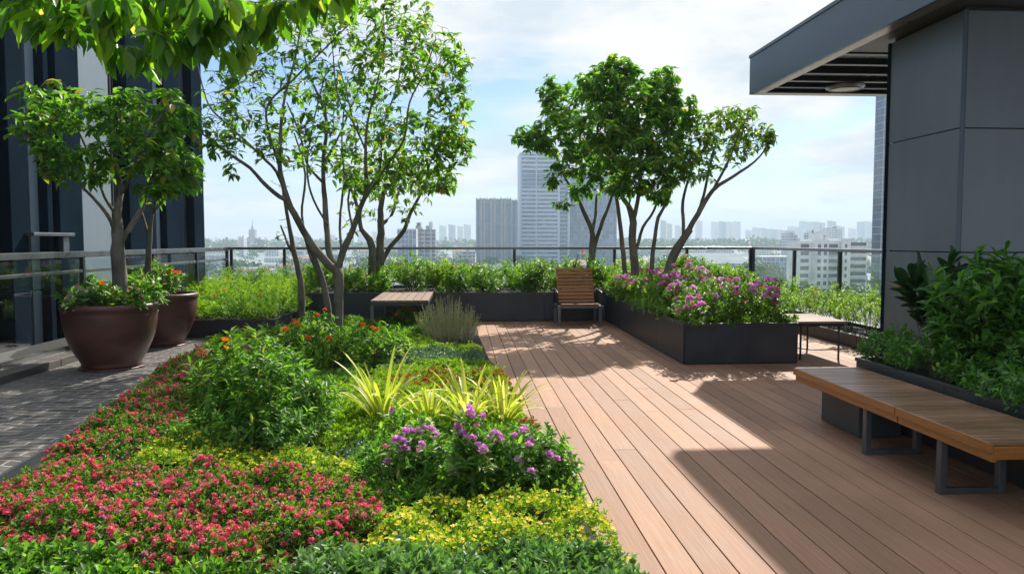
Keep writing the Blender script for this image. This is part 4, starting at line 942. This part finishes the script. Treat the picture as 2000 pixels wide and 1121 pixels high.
blades('sword_leaf_plant', 'yellow green sword leaved plant among the pink flowers of the long planter', 1395, 590, 16, .7, M['leaf_lime'], .05, 1.0).location.z += .5
for y in np.arange(13.1, 17.6, .6):
    for x in np.arange(-4.9, -3.25, .52):
        h = .36+.105*(y-13)
        shrub('feathery_plant', 'feathery lime green plant in the low left planter', (x+random.uniform(-.1, .1), y, .26+h*.45), (.46, .46, h*.62), 1300, M['leaf_lime'] if random.random() < .75 else M['leaf_hedge'], .065, LANCE, .2, group='feathery plants of the low left planter', base_z=.24, stems=5, flowers=[(M['orange'], .035, 1, HEAD20)] if random.random() < .25 else [], up=.9)
for y in np.arange(9.3, 15.0, .6):
    for x in (6.08, 6.45):
        h = .7+.1*math.sin(4*y)
        fl = [(M['orange'], .05, 1, HEAD40)] if random.random() < .3 else []
        shrub('lime_shrub', 'lime green shrub in the low planter along the right railing', (x, y, .18+h*.48), (.36, .42, h*.55), 800, M['leaf_lime'] if random.random() < .75 else M['leaf_hedge'], .05, LANCE, .34, group='lime shrubs along the right railing', flowers=fl, base_z=.16, stems=6, up=.8)
# dark planter behind the long bench
for y in np.arange(3.6, 6.7, .5):
    for j, x in enumerate(np.arange(3.95, 5.6, .5)):
        h = .34+.07*math.sin(5*x+3*y)+.03*j
        shrub('dark_shrub', 'small leaved dark green shrub behind the long bench', (x+random.uniform(-.08, .08), y+random.uniform(-.08, .08), .46+h*.48), (.4, .4, h*.58), 1150, M['leaf_shade'], .052, OVATE, .42, group='dark shrubs behind the long bench', base_z=.45, stems=8)
for lb, poly, h, dn, mt in (('mixed low green foliage around the foot of the trunk', [(380, 745), (430, 690), (500, 655), (545, 640), (620, 622), (700, 625), (830, 628), (840, 650), (790, 665), (740, 700), (700, 725), (650, 770), (600, 840), (480, 880), (310, 885), (330, 830), (400, 790)], .17, 1000, M['leaf_shrub']),
        ('low green foliage under the purple flowered shrubs', [(690, 900), (720, 860), (760, 835), (860, 835), (1010, 845), (1060, 850), (1095, 890), (1130, 945), (1140, 978), (1060, 962), (900, 960), (770, 990), (730, 950)], .13, 1100, M['leaf_shrub'])):
    cover('mixed_cover', lb, 'ground cover', poly, h, dn, mt, .06, LANCE, .3, 7, None, .4)
shrub('rubber_plant', 'dark shrub with large paddle leaves before the grey cladding', P(1842, 595, 6.7), (.46, .4, .42), 520, M['leaf_rubber'], .2, ROUND, .4, base_z=.5, stems=30, fill=.1, lumps=9, spread=.42)
shrub('tall_shrub', 'tallest leafy green shrub at the right edge against the grey wall', P(1950, 610, 6.1), (.56, .5, .62), 1700, M['leaf_shade'], .13, LANCE, .32, base_z=.5, stems=24, lumps=8)
shrub('tall_shrub', 'slim upright sprig standing above the tall shrub', P(1925, 520, 6.2), (.2, .2, .24), 130, M['leaf_shade'], .11, LANCE, .28, base_z=1.0, stems=14, lumps=5, fill=.2)
# pots
def potplants(cx, cy, R, z, names):
    for i, (lb, dx, dy, rr, hh, mat, lf, fl) in enumerate(names):
        shrub('pot_flower_plant', lb, (cx+dx*R, cy+dy*R, z+hh*.42), (rr, rr, hh*.6), 420, mat, lf, OVATE, .42, base_z=z-.02, stems=10, flowers=fl, group='plants in the brown pots')
O = [(M['orange'], .035, 2, STAR8)]; W = [(M['white'], .022, 6, STAR5), (M['rose'], .028, 3, HEAD20)]
potplants(-4.43, 9.95, .62, .74, [
    ('leafy plant at the left rim of the nearest pot', -.62, -.1, .26, .34, M['leaf_shrub'], .09, []), ('variegated plant at the front rim of the nearest pot', -.3, -.55, .26, .3, M['leaf_sage'], .08, W),
    ('leafy plant with an orange bloom at the front of the nearest pot', .12, -.58, .27, .34, M['leaf_hedge'], .085, O), ('leafy plant at the right rim of the nearest pot', .58, -.25, .25, .32, M['leaf_hedge'], .07, W),
    ('broad leaved plant right behind the trunk in the nearest pot', .42, .25, .34, .56, M['leaf_shrub'], .12, []), ('leafy plant left behind the trunk in the nearest pot', -.35, .3, .3, .45, M['leaf_shrub'], .1, [])])
potplants(-4.66, 12.05, .54, .73, [
    ('orange flowered plant at the right rim of the farther pot', .5, -.3, .3, .5, M['leaf_hedge'], .07, [(M['orange'], .045, 6, HEAD20), (M['white'], .02, 6, STAR5)]), ('leafy plant in the middle of the farther pot', .05, -.35, .32, .5, M['leaf_lime'], .08, W), ('bushy plant at the back of the farther pot', -.1, .3, .36, .6, M['leaf_hedge'], .08, O)])
# ------------------------------------------------------------ the city beyond
GZ = -25.0
m, nt, out = mk('city_ground'); tc = N(nt, 'ShaderNodeTexCoord')
v = N(nt, 'ShaderNodeTexVoronoi', i_Scale=.018); L(nt, tc.outputs['Object'], v.inputs['Vector'])
n1 = N(nt, 'ShaderNodeTexNoise', i_Scale=.004, i_Detail=6.0); L(nt, tc.outputs['Object'], n1.inputs['Vector'])
c = mixc(nt, ramp(nt, n1.outputs[0], ((.42, 0.0), (.55, 1.0))), (.035, .07, .025), (.2, .19, .18))
c = mixc(nt, .25, c, v.outputs['Color']); hs = N(nt, 'ShaderNodeHueSaturation', i_Saturation=.35); L(nt, c, hs.inputs['Color'])
b = N(nt, 'ShaderNodeBsdfPrincipled', i_Roughness=.9); L(nt, hs.outputs[0], b.inputs['Base Color']); L(nt, b.outputs[0], out.inputs[0])
mb = MB(); mb.add([(-9000, -1500, GZ), (9000, -1500, GZ), (9000, 14000, GZ), (-9000, 14000, GZ)], [(0, 1, 2, 3)]); mb.build('ground', m)['kind'] = 'structure'

def facade(name, wall, glass, sx, sz, fx, fz, rough=.5):
    m, nt, out = mk(name); tc = N(nt, 'ShaderNodeTexCoord'); g = N(nt, 'ShaderNodeNewGeometry')
    sp = N(nt, 'ShaderNodeSeparateXYZ'); L(nt, tc.outputs['Object'], sp.inputs[0]); sn = N(nt, 'ShaderNodeSeparateXYZ'); L(nt, g.outputs['Normal'], sn.inputs[0])
    ax = math_n(nt, 'ABSOLUTE', sn.outputs[0]); ay = math_n(nt, 'ABSOLUTE', sn.outputs[1]); k = math_n(nt, 'GREATER_THAN', ax, ay)
    u = math_n(nt, 'ADD', math_n(nt, 'MULTIPLY', sp.outputs[1], k), math_n(nt, 'MULTIPLY', sp.outputs[0], math_n(nt, 'SUBTRACT', 1.0, k)))
    def cell(s, p, f): return math_n(nt, 'LESS_THAN', math_n(nt, 'FRACT', math_n(nt, 'DIVIDE', s, p)), f)
    win = math_n(nt, 'MULTIPLY', math_n(nt, 'MULTIPLY', cell(u, sx, fx), cell(sp.outputs[2], sz, fz)), math_n(nt, 'LESS_THAN', math_n(nt, 'ABSOLUTE', sn.outputs[2]), .5))
    ids = N(nt, 'ShaderNodeCombineXYZ'); L(nt, math_n(nt, 'FLOOR', math_n(nt, 'DIVIDE', u, sx)), ids.inputs[0]); L(nt, math_n(nt, 'FLOOR', math_n(nt, 'DIVIDE', sp.outputs[2], sz)), ids.inputs[1])
    wn = N(nt, 'ShaderNodeTexWhiteNoise'); L(nt, ids.outputs[0], wn.inputs['Vector'])
    gc = mixc(nt, 1.0, glass, ramp(nt, wn.outputs[0], ((0, .5), (.8, 1.2), (1, 2.2))), 'MULTIPLY')
    nz = N(nt, 'ShaderNodeTexNoise', i_Scale=.12, i_Detail=4.0); L(nt, tc.outputs['Object'], nz.inputs['Vector'])
    wc = mixc(nt, 1.0, wall, ramp(nt, nz.outputs[0], ((.3, .85), (.7, 1.1))), 'MULTIPLY')
    c = mixc(nt, win, wc, gc); b = N(nt, 'ShaderNodeBsdfPrincipled'); L(nt, c, b.inputs['Base Color'])
    L(nt, math_n(nt, 'SUBTRACT', rough, math_n(nt, 'MULTIPLY', win, rough-.12)), b.inputs['Roughness']); L(nt, b.outputs[0], out.inputs[0]); return m
FA = [facade('pale_facade', (.6, .6, .58), (.1, .13, .17), 3.6, 3.1, .6, .5), facade('blue_facade', (.42, .47, .52), (.08, .12, .17), 4.2, 3.3, .72, .6),
      facade('cream_facade', (.58, .54, .48), (.1, .12, .14), 3.2, 3.0, .5, .5), facade('grey_facade', (.36, .38, .4), (.07, .09, .12), 5.0, 3.4, .75, .45)]
ROOF = plain('flat_roof', (.32, .31, .3), .8, 0, .3, .2); RED = plain('tile_roof', (.3, .12, .08), .8, 0, .3, .3); WROOF = plain('sheet_roof', (.26, .28, .3), .95, 0, .15, .1, spec=.05)
CONC = plain('pale_concrete', (.55, .56, .57), .7, 0, .15, .3); TGL = dark_glass('tower_glass', (.025, .055, .1), .12, .5); TGL2 = dark_glass('pale_tower_glass', (.1, .17, .26), .15, .3)

def span(px0, px1, Y):
    a, b = P(px0, 470, Y), P(px1, 470, Y); return float(a[0]), float(b[0])
def ztop(py, px, Y): return float(P(px, py, Y)[2])
def skyscraper(label, px0, px1, py, Y, dep, mat, group=None, roofbits=True, name='tower_block', bays=0):
    x0, x1 = span(px0, px1, Y); zt = ztop(py, px0, Y); t = thing(name, label, 'tower block', ((x0+x1)/2, Y, GZ), group)
    mb = MB()
    if bays:
        wx = (x1-x0)/bays
        for i in range(bays): mb.box(x0+wx*i, x0+wx*(i+1)-wx*.12, Y+(i % 2)*dep*.12, Y+dep, GZ, zt-(i % 3)*1.5)
        mb.box(x0+.5, x1-.5, Y+dep*.3, Y+dep-.5, GZ, zt-4)
    else: mb.box(x0, x1, Y, Y+dep, GZ, zt)
    mb.build('wall', mat, t)
    if roofbits:
        mb = MB()
        for i in range(3):
            a = random.uniform(x0, x1-(x1-x0)*.3); mb.box(a, a+(x1-x0)*random.uniform(.12, .28), Y+dep*.3, Y+dep*.7, zt-1, zt+random.uniform(1.5, 4))
        mb.build('roof_plant', CONC, t)
    return t

# grey tower with upright ribs
def ribbed(label, px0, px1, py, Y, dep, n):
    x0, x1 = span(px0, px1, Y); zt = ztop(py, px0, Y); t = thing('office_tower', label, 'office tower', ((x0+x1)/2, Y, GZ))
    mb = MB(); mb.box(x0+.3, x1-.3, Y+.5, Y+dep, GZ, zt-1); mb.build('glazing', TGL2, t)
    mb = MB(); w = (x1-x0)/n
    for i in range(n+1):
        x = x0+w*i; mb.box(x-.22, x+.22, Y-.15, Y+.6, GZ, zt+.8*(i % 2)); 
        if i < n and i % 3: mb.box(x+.25, x+w*.62, Y+.15, Y+.55, GZ, zt-.5)
    for i in range(int(dep/w)): mb.box(x0-.1, x0+.4, Y+w*i+1, Y+w*i+1.5, GZ, zt); mb.box(x1-.4, x1+.1, Y+w*i+1, Y+w*i+1.5, GZ, zt)
    mb.build('rib', CONC2, t)
    mb = MB()
    for z in np.arange(GZ+6, zt, 17.0): mb.box(x0-.05, x1+.05, Y-.05, Y+.55, z, z+.5)
    mb.box(x0, x1, Y, Y+dep, zt-2.2, zt-1.2); mb.build('band', CONC2, t)
CONC2 = plain('tower_cladding', (.3, .32, .34), .55, .1, .15, .2)
ribbed('grey ribbed office tower left of the tall white tower', 931, 998, 386, 620, 26, 10)
ribbed('narrow grey tower between the ribbed tower and the tall white tower', 1001, 1017, 389, 700, 20, 3)
# tall white tower with floor bands
Yb = 640; t = thing('office_tower', 'tallest white office tower with horizontal bands behind the trees', 'office tower', (60, Yb, GZ))
x0, x1 = span(1016, 1090, Yb); xa, xb = span(1090, 1112, Yb); zt = ztop(300, 1016, Yb)
mb = MB()
for i in range(12):
    for j in range(26): mb.box(x0+.4+(x1-x0-.8)*i/12, x0+.4+(x1-x0-.8)*(i+1)/12-.15, Yb+.5, Yb+1.2, GZ+(zt-GZ)*j/26, GZ+(zt-GZ)*(j+1)/26-.1)
mb.box(x0+.5, x1-.3, Yb+1.2, Yb+26, GZ, zt-1); mb.box(xa, xb-1, Yb+3, Yb+26, GZ, zt-8); mb.build('glazing', TGL2, t)
mb = MB(); fl = 3.4; z = GZ; k = 0
WHT = plain('white_cladding', (.42, .5, .58), .45, .05, .08, .3)
while z < zt-1:
    hh = 1.7 if not (zt-30 < z < zt-15) else .5
    mb.box(x0+.6, x1-.2, Yb-.1, Yb+.9, z, z+hh); mb.box(xa+1.6, xb-1.6, Yb+2.4, Yb+3.2, z, z+.7); z += fl
mb.build('floor_band', WHT, t)
mb = MB(); mb.box(x0-.4, x0+1.2, Yb-.4, Yb+26, GZ, zt+.4); mb.box(x0+(x1-x0)*.42-.4, x0+(x1-x0)*.42+.5, Yb-.35, Yb+1, GZ, zt); mb.box(x1-.5, x1+1.4, Yb-.4, Yb+26, GZ, zt-6); mb.box(xb-1.4, xb, Yb+1.5, Yb+26, GZ, zt-9)
mb.box(x0-.4, x1+1.4, Yb-.3, Yb+2, zt-.6, zt+.6); mb.build('pilaster', WHT, t)
mb = MB(); mb.box(x0+4, x1-6, Yb+6, Yb+18, zt, zt+2.5); mb.build('roof_plant', CONC, t)
# blue gridded tower behind the trees
def gridded(label, px0, px1, py, Y, dep, pw, ph, gl, wallm, proud=.3):
    x0, x1 = span(px0, px1, Y); zt = ztop(py, px0, Y); t = thing('office_tower', label, 'office tower', ((x0+x1)/2, Y, GZ))
    nx = max(2, round((x1-x0)/pw)); ny = max(2, round((zt-GZ)/ph)); nd = max(2, round(dep/pw)); mb = MB()
    for i in range(nx):
        for j in range(ny): mb.box(x0+(x1-x0)*i/nx+.06, x0+(x1-x0)*(i+1)/nx-.06, Y+random.uniform(0, .03), Y+.4, GZ+(zt-GZ)*j/ny+.06, GZ+(zt-GZ)*(j+1)/ny-.06)
    for i in range(nd):
        for j in range(ny): mb.box(x0+random.uniform(0, .03), x0+.4, Y+.5+(dep-.5)*i/nd, Y+.5+(dep-.5)*(i+1)/nd-.12, GZ+(zt-GZ)*j/ny+.06, GZ+(zt-GZ)*(j+1)/ny-.06)
    mb.build('glazing', gl, t); mb = MB(); mb.box(x0+.2, x1-.1, Y+.2, Y+dep, GZ, zt+.8)
    for i in range(nx+1): x = x0+(x1-x0)*i/nx; mb.box(x-.1, x+.1, Y-proud, Y+.3, GZ, zt+.4)
    for j in range(ny+1): z = GZ+(zt-GZ)*j/ny; mb.box(x0-.05, x1+.05, Y-proud*.7, Y+.3, z-.1, z+.1); mb.box(x0-proud*.7, x0+.3, Y+.3, Y+dep, z-.1, z+.1)
    mb.build('frame', wallm, t)
gridded('blue gridded glass tower right of the tall white tower behind the thin trunks', 1113, 1204, 345, 660, 30, 3.2, 3.6, TGL2, CONC2)
gridded('dark blue glass tower rising behind the grey clad building', 1721, 1790, 165, 330, 8, 2.4, 3.3, TGL, CONC2, .1)
gridded('pale gridded tower left of the ribbed tower, behind the garden tree', 776, 813, 449, 560, 20, 3, 3.4, TGL2, CONC)
skyscraper('grey blue slab tower beside the pale gridded tower', 812, 851, 441, 640, 22, FA[3], bays=6)
# slim spired tower
t = skyscraper('slim dark tower with a spire on the left skyline', 486, 498, 448, 1500, 14, FA[3], roofbits=False)
x0, x1 = span(486, 498, 1500); zt = ztop(448, 486, 1500); mb = MB(); mb.tube([((x0+x1)/2, 1505, zt), ((x0+x1)/2, 1505, zt+9), ((x0+x1)/2, 1505, zt+20)], [2.6, .8, .3], 8); mb.build('spire', CONC2, t)
# white apartment block behind the right railing
Ya = 300; x0, x1 = span(1566, 1700, Ya); t = thing('apartment_block', 'white apartment block with dark windows seen through the right railing', 'apartment block', ((x0+x1)/2, Ya, GZ))
zt = ztop(470, 1600, Ya); W3 = plain('white_render', (.62, .63, .63), .7, 0, .12, .25)
mb = MB(); xs = [x0, x0+5.6, x0+11, x0+16.5, x0+20]; mb.box(xs[1], xs[2], Ya, Ya+14, GZ, zt); mb.box(xs[0], xs[1], Ya+3, Ya+14, GZ, zt-.6); mb.box(xs[2], xs[3], Ya+1.2, Ya+14, GZ, zt-.3); mb.box(xs[3], xs[4], Ya-.6, Ya+14, GZ, zt+.2); mb.box(xs[4], x1, Ya+2, Ya+16, GZ, zt-1); mb.build('wall', W3, t)
mb = MB(); mb.box(xs[1]-.1, xs[2]+.1, Ya-.15, Ya+14.1, zt, zt+.5); mb.box(xs[3]-.1, xs[4]+.1, Ya-.75, Ya+14.1, zt+.2, zt+.7); mb.box(xs[1]+1, xs[2]-1, Ya+3, Ya+8, zt+.5, zt+3); mb.build('parapet', W3, t)
wp = None
for j in range(9):
    z = zt-2.9-3.0*j
    for (xw, yw, ww) in ((xs[1]+1.1, Ya, 1.3), (xs[1]+3.6, Ya, 1.3), (xs[2]+.9, Ya+1.2, 3.6), (xs[3]+1.1, Ya-.6, .9), (xs[0]+1, Ya+3, 3.4)):
        key = round(ww, 1)
        mb = MB(); mb.box(xw, xw+ww, yw-.06, yw+.02, z, z+1.5); o = mb.build('window', M['winglass'], t)
    mb = MB(); mb.box(xs[4]+.3, x1-.5, Ya+1.2, Ya+2.02, z-.2, z+.75); mb.build('balcony', CONC, t)
    mb = MB(); mb.box(xs[4]+.4, x1-.6, Ya+1.9, Ya+1.98, z+.75, z+2.2); mb.build('balcony_door', M['winglass'], t)
mb = MB()
for j in range(8): mb.box(xs[2]+.5, xs[2]+4.9, Ya+.4, Ya+1.18, zt-3.1-3.0*j, zt-2.9-3.0*j)
mb.build('ledge', CONC, t)
gridded('low grey gridded office block behind the middle of the right railing', 1490, 1565, 503, 520, 18, 3.2, 3.2, TGL2, CONC)
# long white shed
Ys = 380; x0, x1 = span(1374, 1470, Ys); t = thing('white_shed', 'long low shed with a white roof seen through the railing right of the trees', 'shed', ((x0+x1)/2, Ys, GZ))
zz = ztop(515, 1400, Ys); mb = MB(); mb.box(x0, x1, Ys, Ys+50, GZ, zz); mb.build('wall', CONC, t)
mb = MB(); mb.add([(x0-.5, Ys-.6, zz), (x1+.5, Ys-.6, zz), (x1+.5, Ys+26, zz+5), (x0-.5, Ys+26, zz+5), (x0-.5, Ys+52, zz), (x1+.5, Ys+52, zz)], [(0, 1, 2, 3), (3, 2, 5, 4), (0, 3, 4), (1, 5, 2)]); mb.build('roof', WROOF, t)

# hazy skyline far away
SK = [(858, 872, 440), (876, 890, 438), (893, 905, 441), (906, 920, 438), (1291, 1301, 430), (1303, 1313, 436), (1320, 1334, 440), (1338, 1350, 446), (1360, 1372, 430), (1391, 1404, 433), (1406, 1419, 432), (1420, 1433, 433), (1434, 1447, 432),
      (1458, 1468, 449), (1472, 1486, 444), (1488, 1500, 445), (1503, 1520, 447), (1524, 1538, 449), (1543, 1562, 442), (1565, 1582, 432), (1584, 1590, 440), (1588, 1612, 433), (1619, 1633, 431), (1634, 1650, 441), (1660, 1672, 446), (1677, 1690, 433), (1690, 1708, 432), (300, 330, 455),
      (404, 414, 466), (420, 428, 464), (432, 446, 468), (450, 456, 465), (464, 474, 462), (502, 512, 466), (516, 530, 468), (540, 548, 465), (570, 582, 460), (600, 612, 464), (640, 655, 458), (680, 690, 462), (700, 716, 455), (726, 740, 452), (745, 756, 460)]
for i, (a, b_, py) in enumerate(SK):
    Y = random.uniform(2300, 3300)
    skyscraper('pale hazy tower block on the far skyline', a, b_, py, Y, (b_-a)*Y/FPX*.7, FA[i % 3], 'hazy skyline towers', bays=3, roofbits=False)
for (a, b_, py, Y, mt, lb) in ((1541, 1561, 456, 900, 3, 'squat dark office block with a flat top on the right skyline'), (1590, 1616, 455, 700, 1, 'squat blue grey block just above the white apartment block'), (1620, 1648, 445, 1100, 0, 'pale stepped block behind the white apartment block'), (466, 476, 463, 1300, 0, 'small pale block left of the spired tower')):
    skyscraper(lb, a, b_, py, Y, 22, FA[mt], bays=2)
# low houses and blocks
hr = random.Random(5)
for i in range(150):
    px = hr.uniform(392, 1735); Y = 230*math.exp(hr.random()*1.9); w_ = hr.uniform(9, 30); d_ = hr.uniform(9, 24); h_ = hr.uniform(4, 11 if Y < 700 else 17)
    xc = float(P(px, 500, Y)[0]); 
    if 1360 < px < 1705 and Y < 560: continue
    t = thing('low_building', 'low city building among trees far below the terrace', 'building', (xc, Y, GZ), 'low city buildings')
    mb = MB(); mb.box(xc-w_/2, xc+w_/2, Y, Y+d_, GZ, GZ+h_); mb.build('wall', FA[hr.randrange(4)], t)
    mb = MB(); z = GZ+h_
    if hr.random() < .45: mb.add([(xc-w_/2-.4, Y-.4, z), (xc+w_/2+.4, Y-.4, z), (xc+w_/2+.4, Y+d_/2, z+3), (xc-w_/2-.4, Y+d_/2, z+3), (xc-w_/2-.4, Y+d_+.4, z), (xc+w_/2+.4, Y+d_+.4, z)], [(0, 1, 2, 3), (3, 2, 5, 4), (0, 3, 4), (1, 5, 2)]); rm = RED if hr.random() < .4 else WROOF
    else: mb.box(xc-w_/2-.2, xc+w_/2+.2, Y-.2, Y+d_+.2, z+.002, z+.5); mb.box(xc-2, xc+1.5, Y+d_*.4, Y+d_*.7, z+.5, z+2.6); rm = ROOF
    mb.build('roof', rm, t)
# trees of the city
CT_ = leafm('city_foliage', (.03, .075, .02), (.05, .11, .03), (.09, .16, .045), .15, .6)
def crown_tris(fm, c, rx, rz, k, leaf):
    lobes = [np.array(c)+rdir(1, -.2, 1)[0]*np.array((rx, rx, rz))*.55 for _ in range(7)]
    for lb in lobes:
        kk = k//7; d = rdir(kk, -.5, 1); p = lb+d*np.array((rx, rx, rz))*.5*rng.uniform(.7, 1.05, (kk, 1)); fm.inst(PETAL, p, nrm(rdir(kk)+d*.4), d, leaf*rng.uniform(.6, 1.3, kk), leaf*.9)
fm = FM(); tr_ = MB()
for i in range(420):
    px = hr.uniform(380, 1740); Y = 240*math.exp(hr.random()*2.1); xc = float(P(px, 500, Y)[0]); s = hr.uniform(4, 8); 
    crown_tris(fm, (xc, Y, GZ+s*1.1), s, s*.75, 90 if Y < 800 else 50, s*.32)
for i in range(330):
    px = hr.uniform(1190, 1740) if i < 210 else hr.uniform(380, 1000); Y = hr.uniform(1300, 2000); xc = float(P(px, 475, Y)[0]); crown_tris(fm, (xc, Y, GZ+hr.uniform(8, 20)), 22, 11, 56, 6.5)
o = fm.build('city_trees', CT_, None, (0, 600, GZ)); props(o, 'mass of green city trees between the low buildings', 'trees', None, 'stuff')
for (px, Y, s, top, lb) in ((1462, 330, 9, 499, 'broad green tree in the street left of the apartment block'), (1505, 350, 10, 508, 'round green tree right beside the broad street tree'), (1660, 260, 7, 538, 'green tree in front of the white apartment block'), (1590, 250, 5, 556, 'small green tree at the foot of the apartment block')):
    zt = ztop(top, px, Y); xc = float(P(px, 500, Y)[0]); t = thing('street_tree', lb, 'tree', (xc, Y, GZ))
    mb = MB(); mb.tube([(xc, Y, GZ), (xc+.2, Y, (GZ+zt)/2), (xc, Y, zt-s*.8)], [.6, .45, .2], 8); mb.build('trunk', M['bark'], t)
    fm = FM()
    for q in range(4): crown_tris(fm, (xc+rng.uniform(-.5, .5)*s, Y+rng.uniform(-.4, .4)*s, zt-s*.9-rng.uniform(0, .7)*s), s*.8, s*.8, 900, .75)
    fm.build('crown', CT_, t)
# ------------------------------------------------------------ the air
m, nt, out = mk('haze_air'); pv = N(nt, 'ShaderNodeVolumePrincipled'); pv.inputs['Color'].default_value = (.7, .87, 1, 1); pv.inputs['Density'].default_value = HAZE; pv.inputs['Anisotropy'].default_value = 0.0
L(nt, pv.outputs[0], out.inputs['Volume'])
mb = MB(); mb.box(-5000, 5000, -60, 4200, GZ-1.5, 112)
o = mb.build('haze', m, None, (0, 0, GZ-1.5)); o['kind'] = 'stuff'
